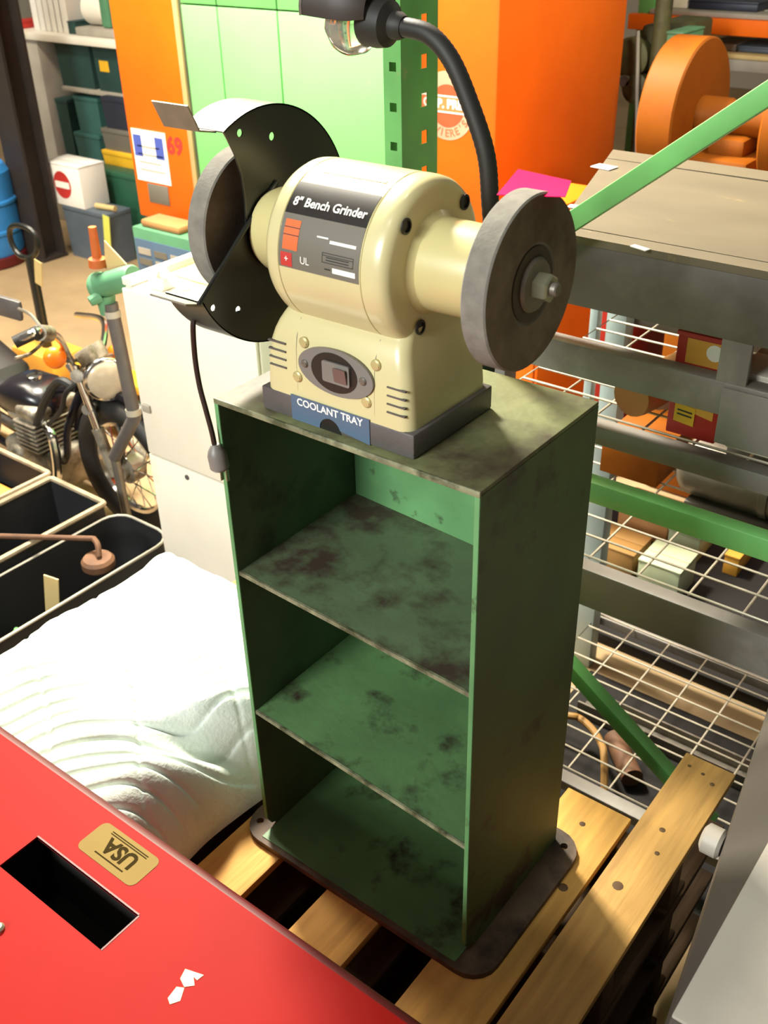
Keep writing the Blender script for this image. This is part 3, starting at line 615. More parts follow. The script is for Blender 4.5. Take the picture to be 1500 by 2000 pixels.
bm = BM(); prism(bm, [(W_*.2, Hh*.21), (W_*.5, Hh*.2), (W_*.5, Hh*.215), (W_*.2, Hh*.225)], lambda u, v, q: (a+u, .8437-q, c+v), .0005); prism(bm, [(W_*.2, Hh*.25), (W_*.5, Hh*.24), (W_*.5, Hh*.255), (W_*.2, Hh*.265)], lambda u, v, q: (a+u, .8437-q, c+v), .0005); obj('sticker_print', bm, 'black_ink', t, kind='stuff')
crate('white_carton', 'white', 'plain white carton right of the red box on the rack', 'carton', 1424, 735, 1560, 905, .85, .2, zb=.567)
p0 = onz(1228, 790, .612); p0.y = max(p0.y, .86); p0.x -= .012; bm = BM(); lathe(bm, [(0, 0), (.042, 0), (.044, .01), (.044, .20), (.03, .201), (.028, .19), (0, .19)], p0, (.2, .96, 0), 20); single('brown_roll', bm, 'cardboard', 'brown cardboard roll lying on the rack shelf beside the pale upright', 'roll')
p0 = ony(1287, 790, .93); bm = BM(); boxm(bm, (.035, .003, .07), Matrix.Translation((p0.x+.008, .93, .605)) @ Matrix.Rotation(.7, 4, 'Z') @ Matrix.Rotation(-.3, 4, 'X')); single('folded_leaflet', bm, 'paper', 'white folded leaflet leaning on the rack shelf left of the red box', 'leaflet')
# deck D: a cast grey motor, an orange tray
p = onz(1400, 1010, .23); q = ony(1310, 960, p.y)
mt = thing('grey_gear_motor', 'dull grey geared motor lying on the rack deck above the green brace', 'motor', (p.x, p.y, .224))
bm = BM(); lathe(bm, [(0, 0), (.05, 0), (.066, .015), (.07, .03), (.07, .2), (.075, .202), (.075, .22), (.07, .222), (.07, .30), (.05, .32), (0, .32)], (q.x-.005, p.y+.08, .30), (1, 0, 0), 28); obj('motor_body', bm, 'steel', mt)
bm = BM(); box(bm, (q.x+.03, p.y+.01, .224), (q.x+.29, p.y+.15, .24), .004); box(bm, (q.x+.08, p.y+.04, .238), (q.x+.24, p.y+.12, .26), .004); obj('mounting_foot', bm, 'grey_dk', mt)
bm = BM(); box(bm, (q.x+.1, p.y+.03, .362), (q.x+.2, p.y+.11, .40), .006); obj('terminal_box', bm, 'dgrey', mt)
oy = onz(1230, 938, .224).y; crate('orange_crate', 'orange2', 'orange crate on the rack deck just above the green brace', 'crate', 1172, 866, 1288, 938, oy, .2, zb=.224)
# dark platform added as shade behind the rack with boxes, seen through the wire decks
bm = BM(); box(bm, (-.45, 1.53, FLOOR+.001), (1.7, 2.40, FLOOR+.04), .004); single('shade_platform', bm, 'hollow', 'low dark platform added as floor shade behind the storage rack', 'platform')
for (xl, yt, xr, yb, m, nm, lab) in ((1205, 998, 1305, 1052, 'cardboard', 'cardboard_box', 'brown cardboard box behind the rack, seen under the green brace'), (1302, 1040, 1366, 1090, 'palegreen', 'pale_box', 'pale green box behind the rack, right next to the brown box'),
        (1242, 1104, 1326, 1166, 'palegreen', 'pale_box', 'larger pale green box seen through the deck just above the grey beam'), (1140, 1068, 1236, 1130, 'hose', 'tan_carton', 'tan carton behind the rack, seen right beside the green pedestal'), (1412, 1085, 1442, 1124, 'amber', 'amber_tin', 'small amber tin seen through the wire deck at the right')):
    p = onz((xl+xr)/2, yb, FLOOR+.041); p.y = max(p.y, 1.54)
    crate(nm, m, lab, 'tin' if 'tin' in nm else 'box', xl, yt, xr, yb, p.y, .11 if p.y < 1.7 else .14, zb=FLOOR+.041)
bm = BM(); boxm(bm, (1.22, .64, .006), Matrix.Translation((.60, 1.07, FLOOR+.0035)), .002); single('shade_mat', bm, 'hollow', 'dark mat added to stand in for shade under the storage rack', 'mat')  # dark sheet in place of the shade on the floor here
for k, (y, z, lab) in enumerate(((1.19, -.52, 'dull steel channel lying under the rack, nearer the pallet'), (1.66, -.48, 'dull steel channel lying on the dark shade platform behind the rack'))):
    bm = BM(); prism(bm, [(0, 0), (.07, 0), (.07, .05), (.064, .05), (.064, .006), (.006, .006), (.006, .05), (0, .05)], lambda u, v, t: (.05+t+(.3 if k else 0), y+u, (FLOOR+.008 if k == 0 else FLOOR+.042)+v), 1.15); single('steel_channel', bm, 'steel', lab, 'channel', 'steel channels under the rack')
P = [onz(x, y, -.50) for x, y in ((1100, 1396), (1130, 1402), (1155, 1422), (1172, 1448), (1180, 1480))]
bm = BM(); tube(bm, smoothpath([(P[0].x-.25, P[0].y-.02, -.57)] + P + [(P[-1].x+.06, P[-1].y-.1, -.585)], 6), .010, 10); single('ochre_hose', bm, 'hose', 'ochre yellow hose arching under the lowest wire deck', 'hose')
p = onz(1200, 1440, -.56); q = onz(1235, 1520, -.56); bm = BM(); tube(bm, [p, q], .03, 14); single('dark_pipe', bm, 'rust', 'dark rusty pipe lying on the floor under the lowest wire deck', 'pipe')

# ================================================================== ORANGE PRESS with pale green doors
PY = 2.3
PX0, PX1 = ony(215, 0, PY).x - .015, ony(970, 200, PY).x; PZ = ony(325, 433, PY).z
op = thing('orange_press', 'big orange power press with round emblem standing behind the grinder', 'press', ((PX0+PX1)/2, PY+.5, FLOOR))
bm = BM(); box(bm, (PX0, PY, PZ), (PX1, PY+.95, 2.6), .012); obj('press_frame', bm, 'orange', op)
bm = BM(); box(bm, (PX0+.15, PY+.25, FLOOR), (PX1-.02, PY+1.0, PZ+.02)); obj('press_base', bm, 'column', op)
gx0 = ony(362, 100, PY-.06).x; gx1 = ony(796, 200, PY-.06).x; GYp = PY-.06
bm = BM(); box(bm, (ony(347, 0, PY-.04).x, PY-.045, .25), (gx1+.003, PY-.001, 2.5)); obj('door_backing', bm, 'locker_edge', op)
cuts = [gx0, ony(431, 100, GYp).x, ony(546, 100, GYp).x, gx1]
zs = ony(450, 14, GYp).z
for i in range(3):
    for z0, z1 in ((.25, zs-.003), (zs+.003, 2.5)):
        bm = BM(); box(bm, (cuts[i]+.0035, GYp, z0), (cuts[i+1]-.0035, GYp+.016, z1), .003); obj('door_panel', bm, 'locker', op)
bm = BM(); a, b = ony(343, 60, PY-.05).x, ony(352, 60, PY-.05).x; box(bm, (a, PY-.055, .25), (b, PY-.001, 2.5), .003); obj('edge_strip', bm, 'sticker', op)
def onface(cx, cy, Y): 
    c = ony(cx, cy, Y); return c, (lambda u, v, t=0: (c.x+u, Y-t, c.z+v))
z1, z0 = ony(295, 256, PY).z, ony(300, 356, PY).z; xa, xb = ony(263, 300, PY).x, ony(327, 300, PY).x
bm = BM(); box(bm, (xa, PY-.002, z0), (xb, PY-.0002, z1)); nt = obj('paper_notice', bm, 'white_ink', op)
for u in (.12, .76):
    bm = BM(); box(bm, (xa+(xb-xa)*u-.02, PY-.003, z1-.12), (xa+(xb-xa)*u+.035, PY-.0021, z1-.025)); obj('blue_print', bm, 'blue_ink', nt)
bm = BM()
for k in range(4): box(bm, (xa+.03, PY-.003, z0+.05+.035*k), (xb-.03-.02*(k % 2), PY-.0021, z0+.056+.035*k))
obj('notice_print', bm, 'beige', nt, kind='stuff')
bm = BM(); c, f = onface(341, 287, PY-.001); text(bm, '69', f, .105, bold=.004); obj('painted_number', bm, 'red_ink', op, 0, False)
za, zb = ony(312, 362, PY).z, ony(312, 398, PY).z; xa, xb = ony(292, 380, PY).x, ony(330, 380, PY).x
bm = BM(); box(bm, (xa, PY-.004, zb), (xb, PY-.0003, za), .001); obj('gauge_window', bm, 'label_grey', op)
c, f = onface(874, 207, PY); rad = ony(874, 138, PY).z - c.z
bm = BM(); 
def ring(bm, r0, r1, t, n=48):
    prev = None
    for k in range(n):
        a = 2*PI*k/n; b = 2*PI*(k+1)/n
        bm.faces.new([bm.verts.new(f(r*math.cos(q), r*math.sin(q), t)) for r, q in ((r0, a), (r1, a), (r1, b), (r0, b))])
bm = BM(); prism(bm, circ(0, 0, rad, 48), lambda u, v, w_: f(u, v, .0005+w_), .0005); em = obj('round_emblem', bm, mat('pale_emblem', 'e9a183', .5), op)
bm = BM(); prism(bm, circ(0, 0, rad*.62, 40), lambda u, v, w_: f(u, v, .0011+w_), .0005); obj('emblem_disc', bm, mat('emblem_red', 'd9532f', .5), em)
bm = BM(); prism(bm, [(-rad, -rad*.18), (rad, -rad*.18), (rad, rad*.28), (-rad, rad*.28)], lambda u, v, w_: f(u, v, .0017+w_), .0005); obj('emblem_band', bm, mat('emblem_orange', 'dd7a44', .5), em)
bm = BM(); text(bm, 'CLIP. PRESS', lambda u, v: f(u, v+rad*.05, .0024), rad*.36, bold=.002)
for v0 in (-.18, .28): bm.faces.new([bm.verts.new(f(u*rad, (v0+dv)*rad, .0024)) for u, dv in ((-1, -.025), (1, -.025), (1, .025), (-1, .025))])
obj('band_lettering', bm, 'white_ink', em, 0, False)
bm = BM()
def arctext(s, a0, a1, r, flip):
    for i, ch in enumerate(s):
        a = R(a0+(a1-a0)*i/(len(s)-1)); 
        def fn(u, v, a=a):
            if flip: q = a+PI/2
            else: q = a-PI/2
            return f(r*math.cos(a)+u*math.cos(q)-v*math.sin(q), r*math.sin(a)+u*math.sin(q)+v*math.cos(q), .0014)
        text(bm, ch, fn, rad*.32, bold=.001)
arctext("RIVIERE'S", 215, 325, rad*.8, True); arctext('EMERSON', 145, 35, rad*.8, False) if False else None
obj('ring_lettering', bm, mat('emblem_ink', 'd26a45', .5), em, 0, False)
# lower orange machine block under the table
t = thing('orange_cabinet', 'orange machine cabinet seen under the rack beams right of the grinder', 'cabinet', (-.2, 1.9, FLOOR))
Y = 1.85; xa, xb = ony(985, 720, Y).x, ony(1050, 720, Y).x; yb = onx(1152, 640, xb).y
bm = BM(); box(bm, (xa, Y, FLOOR), (xb, yb, .62), .006); obj('cabinet_body', bm, 'orange', t)
bm = BM(); box(bm, (xa+.01, Y-.012, FLOOR+.1), (xb-.01, Y-.001, .58), .004); obj('cabinet_door', bm, 'orange', t)

# blue and green box below the press
Y = 2.12; xa, xb = ony(263, 480, Y).x, ony(395, 500, Y).x; zt = ony(325, 458, Y).z
t = thing('control_box', 'blue fronted machine box with green trim below the orange press', 'box', ((xa+xb)/2, Y+.06, FLOOR))
bm = BM(); box(bm, (xa, Y, FLOOR), (xb, Y+.15, zt), .006); obj('box_body', bm, 'mgreen', t)
bm = BM(); box(bm, (xa+.01, Y-.004, zt-.42), (xb-.05, Y-.0005, zt-.05), .001); pn = obj('printed_panel', bm, 'blue_label', t)
for k in range(6):
    bm = BM(); u = .03+.11*(k % 3); v = zt-.09-.05*(k//3); box(bm, (xa+u, Y-.006, v-.03), (xa+u+.085, Y-.0042, v)); obj('grey_print', bm, ('beige', 'label_grey')[k % 2], pn)
bm = BM(); box(bm, (xa+.16, Y-.006, zt-.28), (xa+.36, Y-.0042, zt-.22)); obj('red_print', bm, 'red_ink', pn)
bm = BM(); box(bm, (xa+.04, Y+.02, zt), (xa+.3, Y+.14, zt+.035), .012); single('brown_pad', bm, 'cardboard', 'brown pad lying on top of the blue fronted box', 'pad')

# ================================================================== FLYWHEELS (far right)
fw = thing('flywheel_machine', 'orange machine with two big flywheels beyond the tan board', 'machine', (-.3, 2.7, FLOOR))
FX, FYc, FZc, FR = -.4, 2.672, .778, .242
def fly(x, r, wd):
    bm = BM(); lathe(bm, [(0, 0), (r-.006, 0), (r, .006), (r, wd-.006), (r-.006, wd), (r*.25, wd), (0, wd)], (x-wd, FYc, FZc), (1, 0, 0), 64); return obj('flywheel', bm, 'orange2', fw)
w1 = fly(FX, FR, .125); fly(-.03, .20, .1)
bm = BM(); lathe(bm, [(0, 0), (.062, 0), (.062, .1), (.055, .11), (.055, .27), (0, .27)], (FX, FYc, FZc), (1, 0, 0), 28); obj('hub', bm, 'orange2', fw)
bm = BM(); lathe(bm, [(0, 0), (.03, 0), (.03, 1.0), (0, 1.0)], (FX-.2, FYc, FZc), (1, 0, 0), 20); obj('axle', bm, 'steel', fw)
bm = BM(); box(bm, (FX+.03, FYc-.16, FLOOR), (FX+.24, FYc+.35, FZc-.1), .02); box(bm, (FX+.07, FYc-.1, FZc-.11), (FX+.2, FYc+.1, FZc-.045), .02); obj('machine_frame', bm, 'orange2', fw)
for xa, xb in ((FX-.35, FX-.15), (FX+.4, FX+.75)): bm = BM(); box(bm, (xa, FYc-.2, FLOOR), (xb, FYc+.4, .45), .02); obj('side_frame', bm, 'redbox', fw)

# olive machine and far rack at top right
Y = 3.4
t = thing('olive_machine', 'olive drab machine column with dark belts between press and flywheel', 'machine', (-.7, Y+.2, FLOOR))
xa, xb = ony(1222, 150, Y).x, ony(1300, 150, Y).x
bm = BM(); box(bm, (xa, Y+.1, FLOOR), (xb-.02, Y+.5, ony(1255, 55, Y).z), .02); obj('machine_column', bm, 'olive', t)
bm = BM(); a = ony(1285, 30, Y); tube(bm, [(a.x, Y+.05, FLOOR), (a.x, Y+.05, a.z+.1)], .035, 14); obj('vertical_tube', bm, 'olive', t)
for (cx, cy, r) in ((1250, 170, .06), (1240, 110, .08), (1232, 155, .03)):
    p = ony(cx, cy, Y+.08); bm = BM(); lathe(bm, [(0, 0), (r, 0), (r, .05), (r*.7, .06), (0, .06)], p, (0, -1, 0), 20); obj('pulley', bm, 'steel' if r < .05 else 'olive', t)
bm = BM(); p, q = ony(1246, 60, Y), ony(1243, 320, Y); tube(bm, [p, q], .008, 8); obj('hanging_cable', bm, 'beige', t)
Y = 4.2
t = thing('orange_beam_rack', 'far pallet rack with orange beam and loaded boards at top right', 'rack', (-.6, Y+.4, FLOOR))
xa, xb = ony(1226, 40, Y).x, ony(1500, 50, Y).x+1.2
z0, z1 = ony(1365, 66, Y).z, ony(1365, 34, Y).z
bm = BM(); box(bm, (xa, Y, z0), (xb, Y+.05, z1), .004); obj('rack_beam', bm, 'orange', t)
bm = BM(); box(bm, (xa, Y+.9, z0), (xb, Y+.95, z1), .004); obj('rack_beam', bm, 'orange', t)
for x in (xa+.02, xb-.1):
    for y in (Y+.06, Y+.82): bm = BM(); box(bm, (x, y, FLOOR), (x+.08, y+.08, 2.2), .004); obj('rack_upright', bm, 'rackgreen', t)
for k in range(5):
    bm = BM(); box(bm, (xa+.1, Y+.02+.18*k, z1+.001), (xb-.12, Y+.17+.18*k, z1+.022), .003); obj('deck_board', bm, 'beige', t)
z2 = ony(1450, 118, Y).z
bm = BM(); box(bm, (xa, Y, z2-.05), (xb, Y+.05, z2), .004); obj('lower_beam', bm, 'beige', t)
for k in range(5):
    bm = BM(); box(bm, (xa+.1, Y+.02+.18*k, z2+.001), (xb-.12, Y+.16+.18*k, z2+.02), .003); obj('deck_board', bm, 'sticker', t)
def far(nm, m, lab, cat, xl, yt, xr, yb, Y, d, zb=None): return crate(nm, m, lab, cat, xl, yt, xr, yb, Y, d, None, zb, .006)
far('white_carton', 'white', 'white carton at left on the far top rack', 'carton', 1300, -10, 1342, 24, Y+.1, .3, z1+.0225)
far('navy_carton', 'navy', 'dark carton on the far top rack at the right edge', 'carton', 1345, 2, 1480, 24, Y+.1, .3, z1+.0225)
far('grey_carton', 'bluegrey', 'blue grey carton on the lower shelf of the far rack', 'carton', 1440, 92, 1540, 118, Y+.1, .3, z2+.0205)
far('beige_carton', 'beige', 'beige carton on the lower shelf of the far rack behind the flywheel', 'carton', 1380, 85, 1436, 118, Y+.1, .3, z2+.0205)
far('mint_crate', 'mgreen', 'mint green crate behind the big flywheel', 'crate', 1300, 62, 1332, 110, Y-1.05, .2, FLOOR)

# ================================================================== WHITE CABINET left of the stand
WY = .75
wx0 = ony(240, 590, WY).x; wx1 = ony(452, 1000, WY).x + .16; wz = ony(300, 578, WY).z
wc = thing('white_cabinet', 'tall white enamel cabinet standing behind the quilted blanket', 'cabinet', ((wx0+wx1)/2, WY+.17, FLOOR))
zs = ony(400, 930, WY).z
bm = BM(); box(bm, (wx0, WY+.012, FLOOR), (wx1, WY+.34, wz), .008); obj('cabinet_body', bm, 'white', wc)
bm = BM(); box(bm, (wx0+.003, WY, zs+.002), (wx1-.003, WY+.0115, wz-.004), .004); obj('upper_door', bm, 'white', wc)
bm = BM(); box(bm, (wx0+.003, WY, FLOOR+.06), (wx1-.003, WY+.0115, zs-.002), .004); lw = obj('lower_door', bm, 'white', wc)
p = ony(366, 932, WY); bm = BM(); lathe(bm, [(0, 0), (.008, 0), (.008, .003), (0, .004)], (p.x, WY, p.z), (0, -1, 0), 14); obj('door_lock', bm, 'dgrey', lw)
p = ony(288, 797, WY); bm = BM(); box(bm, (p.x-.016, WY-.008, p.z-.012), (p.x+.016, WY, p.z+.012), .003); obj('door_catch', bm, 'beige', wc)
bm = BM(); box(bm, (wx0-.004, WY+.01, wz), (wx0+.03, WY+.34, wz+.022), .004); obj('top_rail', bm, 'white', wc)
bm = BM(); p = ony(290, 572, WY); box(bm, (p.x-.035, WY+.03, wz), (p.x+.02, WY+.08, wz+.03), .006); tube(bm, smoothpath([(p.x-.02, WY+.05, wz+.03), (p.x, WY+.05, wz+.055), (p.x+.03, WY+.06, wz+.03), (p.x+.06, WY+.09, wz+.012)], 6), .009, 8); obj('top_hinge', bm, 'white', wc)
bm = BM(); box(bm, (wx0+.04, WY+.13, wz), (wx0+.34, WY+.30, wz+.006), .002); obj('top_tray', bm, 'sticker', wc)

# grey bent pipe with a green clamp head beside it
PYp = .93
pp = thing('pipe_stand', 'bent grey pipe stand with green clamp head left of the white cabinet', 'stand', (ony(240, 700, PYp).x, PYp, FLOOR))
a, b, c = ony(216, 592, PYp), ony(263, 815, PYp), ony(224, 892, PYp)
foot = Vector((c.x-.06, PYp+.02, c.z-.12))
bm = BM(); tube(bm, [a, b-(b-a).normalized()*.02, b, b+(c-b).normalized()*.03, c], [.0215]*5, 14); obj('pipe', bm, 'dgrey', pp)
bm = BM(); tube(bm, [c, (c.x+.015, PYp, FLOOR+.02)], .016, 10); obj('lower_pipe', bm, 'steel', pp)
bm = BM(); lathe(bm, [(0, 0), (.1, 0), (.1, .012), (.03, .02), (0, .02)], (c.x+.015, PYp, FLOOR), (0, 0, 1), 24); obj('foot', bm, 'dgrey', pp)
for q in (.06, .92): bm = BM(); u = a.lerp(b, q); d = (b-a).normalized(); lathe(bm, [(.018, 0), (.0245, 0), (.0245, .02), (.018, .02)], u, d, 16, True); obj('pipe_collar', bm, 'beige', pp)
p, q = ony(190, 560, PYp), ony(262, 540, PYp)
bm = BM(); d = (q-p).normalized(); lathe(bm, [(0, 0), (.034, 0), (.042, .008), (.042, .02), (.036, .026), (.036, (q-p).length-.01), (.03, (q-p).length), (0, (q-p).length)], p, d, 24); obj('clamp_head', bm, 'mgreen', pp)
bm = BM(); p = ony(205, 575, PYp); tube(bm, [p, p-Vector((0, 0, .06))], [.03, .024], 12); tube(bm, [p+Vector((0, -.02, .0)), p+Vector((-.01, -.05, -.01))], [.022, .014], 10); obj('clamp_neck', bm, 'mgreen', pp)
p, q = ony(192, 520, PYp), ony(180, 443, PYp); bm = BM(); tube(bm, [p, p.lerp(q, .2), p.lerp(q, .24), q], [.028, .026, .014, .012], 14); obj('orange_stem', bm, mat('rusty_orange', 'b85a22', .6, var=.2), pp)
bm = BM(); g = [ony(x, y, PYp+.01) for x, y in ((206, 525), (203, 470), (246, 516))]; prism(bm, [(v.x, v.z) for v in g], lambda u, v, t: (u, PYp+.01+t, v), .004); obj('cream_fin', bm, 'sticker', pp)

# ================================================================== MOTORCYCLE (faces right, front wheel by the white cabinet)
BY = 1.12
mo = thing('motorcycle', 'dark motorcycle with chrome forks and round headlight beyond the black bins', 'motorcycle', (-2.2, BY, FLOOR))
B = lambda x, y, dy=0: ony(x, y, BY+dy)
WR = .27; wcx = onz(292, 1050, FLOOR).x - .07
def bikewheel(x, nm):
    bm = BM(); cx = Vector((x, BY, FLOOR+WR+.001))
    tube(bm, [cx + Vector(((WR-.045)*math.cos(a), 0, (WR-.045)*math.sin(a))) for a in np.linspace(0, 2*PI, 48, endpoint=False)], .045, 12, True); w_ = obj(nm, bm, 'rubber', mo)
    bm = BM(); tube(bm, [cx + Vector(((WR-.09)*math.cos(a), 0, (WR-.09)*math.sin(a))) for a in np.linspace(0, 2*PI, 48, endpoint=False)], .016, 8, True); obj('rim', bm, 'chrome', w_)
    bm = BM(); lathe(bm, [(0, -.05), (.03, -.05), (.03, -.03), (.055, -.028), (.055, .028), (.03, .03), (.03, .05), (0, .05)], cx, (0, 1, 0), 20); obj('hub', bm, 'alloy', w_)
    bm = BM()
    for k in range(24):
        a = 2*PI*k/24; s = .03 if k % 2 else -.03; b = a + (.35 if k % 4 < 2 else -.35)
        tube(bm, [cx + Vector((.05*math.cos(b), s, .05*math.sin(b))), cx + Vector(((WR-.1)*math.cos(a), 0, (WR-.1)*math.sin(a)))], .0028, 5)
    obj('spokes', bm, 'chrome', w_, kind='stuff')
    return cx
fc = bikewheel(wcx, 'front_wheel'); rc_ = bikewheel(wcx-1.12, 'rear_wheel')
for dy in (-.075, .075):
    p, q = B(153, 735, dy), None; ax0 = fc + Vector((0, dy, 0)); mid = p.lerp(ax0, .52)
    bm = BM(); tube(bm, [p + (p-ax0).normalized()*.06, mid], .0155, 12); fk = obj('fork_tube', bm, 'chrome', mo)
    bm = BM(); tube(bm, [mid, mid.lerp(ax0, .1), ax0], [.024, .021, .021], 12); obj('fork_slider', bm, 'alloy', fk)
bm = BM(); P = [fc + Vector(((WR+.02)*math.cos(R(a)), 0, (WR+.02)*math.sin(R(a)))) for a in range(20, 165, 8)]
tube(bm, P, .02, 8); obj('front_fender', bm, 'tank', mo)
hp = B(208, 740, -.02); hax = Vector((.85, -.5, .05)).normalized()
bm = BM(); lathe(bm, [(0, -.085), (.03, -.082), (.062, -.055), (.076, -.02), (.08, .0), (.08, .012), (.074, .018)], hp, hax, 32); hl = obj('headlight', bm, 'chrome', mo, 50)
bm = BM(); lathe(bm, [(.075, .008), (.072, .016), (.05, .026), (.0, .031)], hp, hax, 32); obj('headlight_lens', bm, 'glass', hl, 60)
bm = BM(); tube(bm, smoothpath([B(30, 668, -.42), B(72, 648, -.36), B(98, 650, -.28), B(118, 665, -.2), B(140, 705, -.1), B(165, 708, .0), B(195, 690, .1), B(205, 645, .22), B(195, 622, .3), B(150, 615, .42)], 6), .0125, 10); hb = obj('handlebar', bm, 'chrome', mo)
bm = BM(); tube(bm, [B(28, 669, -.42), B(75, 647, -.355)], .019, 12); obj('grip', bm, 'rubber', hb)
bm = BM(); tube(bm, [B(76, 650, -.35), B(96, 652, -.3)], .026, 12); tube(bm, smoothpath([B(92, 662, -.3), B(60, 690, -.4), B(30, 700, -.46)], 4), .006, 6); obj('brake_lever', bm, 'alloy', hb)
bm = BM(); tube(bm, smoothpath([B(85, 645, -.33), B(60, 615, -.33), B(36, 603, -.33)], 5), .005, 6); ms = obj('mirror_stem', bm, 'steel', mo)
c = B(14, 600, -.33); bm = BM(); boxm(bm, (.11, .02, .07), Matrix.Translation(c) @ Matrix.Rotation(.15, 4, 'Y') @ Matrix.Rotation(.3, 4, 'Z'), .012); obj('mirror', bm, 'dgrey', ms)
for q in ((107, 698, -.2), (228, 690, .2)):
    p = B(*q); bm = BM(); lathe(bm, [(0, -.03), (.018, -.028), (.036, -.008), (.038, .0)], p, hax, 20); sg = obj('turn_signal', bm, 'dgrey', mo)
    bm = BM(); lathe(bm, [(.038, 0), (.035, .016), (.02, .026), (0, .029)], p, hax, 20); obj('signal_lens', bm, 'lens', sg, 60)
    bm = BM(); tube(bm, [p, B(160, 712, 0)], .008, 8); obj('signal_arm', bm, 'steel', sg)
for (x, y, dy) in ((165, 690, -.045), (185, 680, .03)):
    p = B(x, y, dy); bm = BM(); lathe(bm, [(0, -.04), (.032, -.04), (.036, .0), (.036, .012), (.03, .014), (0, .012)], p, Vector((-.55, -.1, .8)).normalized(), 20); obj('gauge', bm, 'alloy', mo)
bm = BM(); tube(bm, [B(150, 735, -.09), B(190, 718, .1)], .024, 10); tube(bm, [B(170, 800, -.09), B(205, 790, .1)], .02, 10); obj('fork_clamp', bm, 'alloy', mo)
# tank and seat: lofted sections along the bike
def loft(bm, secs, n=18):
    rings = [[bm.verts.new((x, BY + hy*math.copysign(abs(math.cos(a))**.7, math.cos(a)), z + hz*math.copysign(abs(math.sin(a))**.7, math.sin(a)))) for a in np.linspace(0, 2*PI, n, endpoint=False)] for x, z, hy, hz in secs]
    for A, Bq in zip(rings, rings[1:]):
        for k in range(n): bm.faces.new((A[k], A[(k+1) % n], Bq[(k+1) % n], Bq[k]))
    bm.faces.new(rings[0][::-1]); bm.faces.new(rings[-1])
tx = B(105, 745).x; tz = B(60, 765).z
bm = BM(); loft(bm, [(tx, tz-.02, .03, .02), (tx-.02, tz-.01, .075, .05), (tx-.1, tz, .105, .075), (tx-.22, tz-.01, .11, .075), (tx-.32, tz-.03, .085, .05), (tx-.38, tz-.045, .05, .03)]); obj('fuel_tank', bm, 'tank', mo, 60)
bm = BM(); lathe(bm, [(0, 0), (.03, 0), (.03, .012), (.02, .016), (0, .016)], (tx-.12, BY, tz+.072), (0, 0, 1), 18); obj('filler_cap', bm, 'chrome', mo)
sxs = tx-.30
bm = BM(); loft(bm, [(sxs-.02*0, tz+.0, .08, .02)] + [(sxs-.03*i - .015*k, tz + .01 + .06*min(1, i/6) + (.006 if k else 0), .115, .035+.02*min(1, i/6)) for i in range(1, 20) for k in (0, 1)] + [(sxs-.64, tz+.06, .06, .03)]); obj('ribbed_seat', bm, 'seat', mo, 30)
# frame tubes
hd = B(160, 755); bot = Vector((wcx-.36, BY, FLOOR+.2))
bm = BM()
for dy in (-.06, .06):
    D_ = Vector((0, dy, 0)); tube(bm, smoothpath([hd, hd.lerp(bot, .5)+D_*.7, bot+D_, bot+D_+Vector((-.42, 0, -.01)), Vector((sxs-.1, BY, tz-.02))+D_], 6), .015, 8)
tube(bm, [hd, (tx-.3, BY, tz-.05), (sxs-.5, BY, tz-.0)], .017, 8)
obj('frame_tubes', bm, 'tank', mo)
bm = BM()
for dy in (-.1, .1): tube(bm, [rc_+Vector((0, dy, 0)), bot+Vector((-.45, dy, .04))], .016, 8)
obj('swing_arm', bm, 'tank', mo)
for dy in (-.12, .12):
    bm = BM(); tube(bm, [rc_+Vector((.02, dy, .02)), Vector((rc_.x+.12, BY+dy, tz+.0))], .014, 8)
    sh_ = obj('rear_shock', bm, 'steel', mo); bm = BM()
    P = [rc_ + Vector((.02+.1*t_/60, dy, .06+(tz-rc_.z-.12)*t_/60)) + Vector((.026*math.cos(t_*.9), .026*math.sin(t_*.9), 0)) for t_ in range(60)]; tube(bm, P, .004, 5); obj('coil_spring', bm, 'chrome', sh_)
# engine: crankcase, finned cylinders, covers, exhausts
ex, ez = B(110, 865).x, B(110, 865).z
bm = BM(); box(bm, (ex-.2, BY-.11, ez-.15), (ex+.12, BY+.11, ez+.02), .03, 3); eg = obj('crankcase', bm, 'alloy', mo)
for (dx, r) in ((-.02, .085), (-.14, .07)):
    bm = BM(); lathe(bm, [(0, .02), (r*.7, .018), (r, 0), (r, -.05)], (ex+dx+.03, BY-.115, ez-.06), (0, -1, 0), 26); obj('engine_cover', bm, 'alloy', eg, 50)
bm = BM()
for k in range(7): box(bm, (ex-.055, BY-.13, ez+.025+.018*k), (ex+.075, BY+.13, ez+.034+.018*k), .003, 1)
box(bm, (ex-.04, BY-.11, ez), (ex+.06, BY+.11, ez+.16)); obj('cylinder_block', bm, 'alloy', eg)
bm = BM(); box(bm, (ex-.05, BY-.12, ez+.15), (ex+.07, BY+.12, ez+.2), .02, 3); obj('cylinder_head', bm, 'alloy', eg)
for dy in (-.07, .07):
    bm = BM(); tube(bm, smoothpath([(ex+.06, BY+dy, ez+.13), (ex+.13, BY+dy*1.3, ez+.09), (ex+.15, BY+dy*1.7, ez-.05), (ex+.08, BY+dy*1.9, ez-.17), (ex-.2, BY+dy*2, ez-.17), (ex-.8, BY+dy*2.2, ez-.12)], 8), [.018]*33+[.026]*8, 10); obj('exhaust_pipe', bm, 'chrome', mo)
    bm = BM(); lathe(bm, [(0, 0), (.025, 0), (.035, .03), (.03, .07), (0, .07)], (ex-.06, BY+dy, ez+.13), (-1, 0, .1), 16); obj('carburettor', bm, 'alloy', eg)
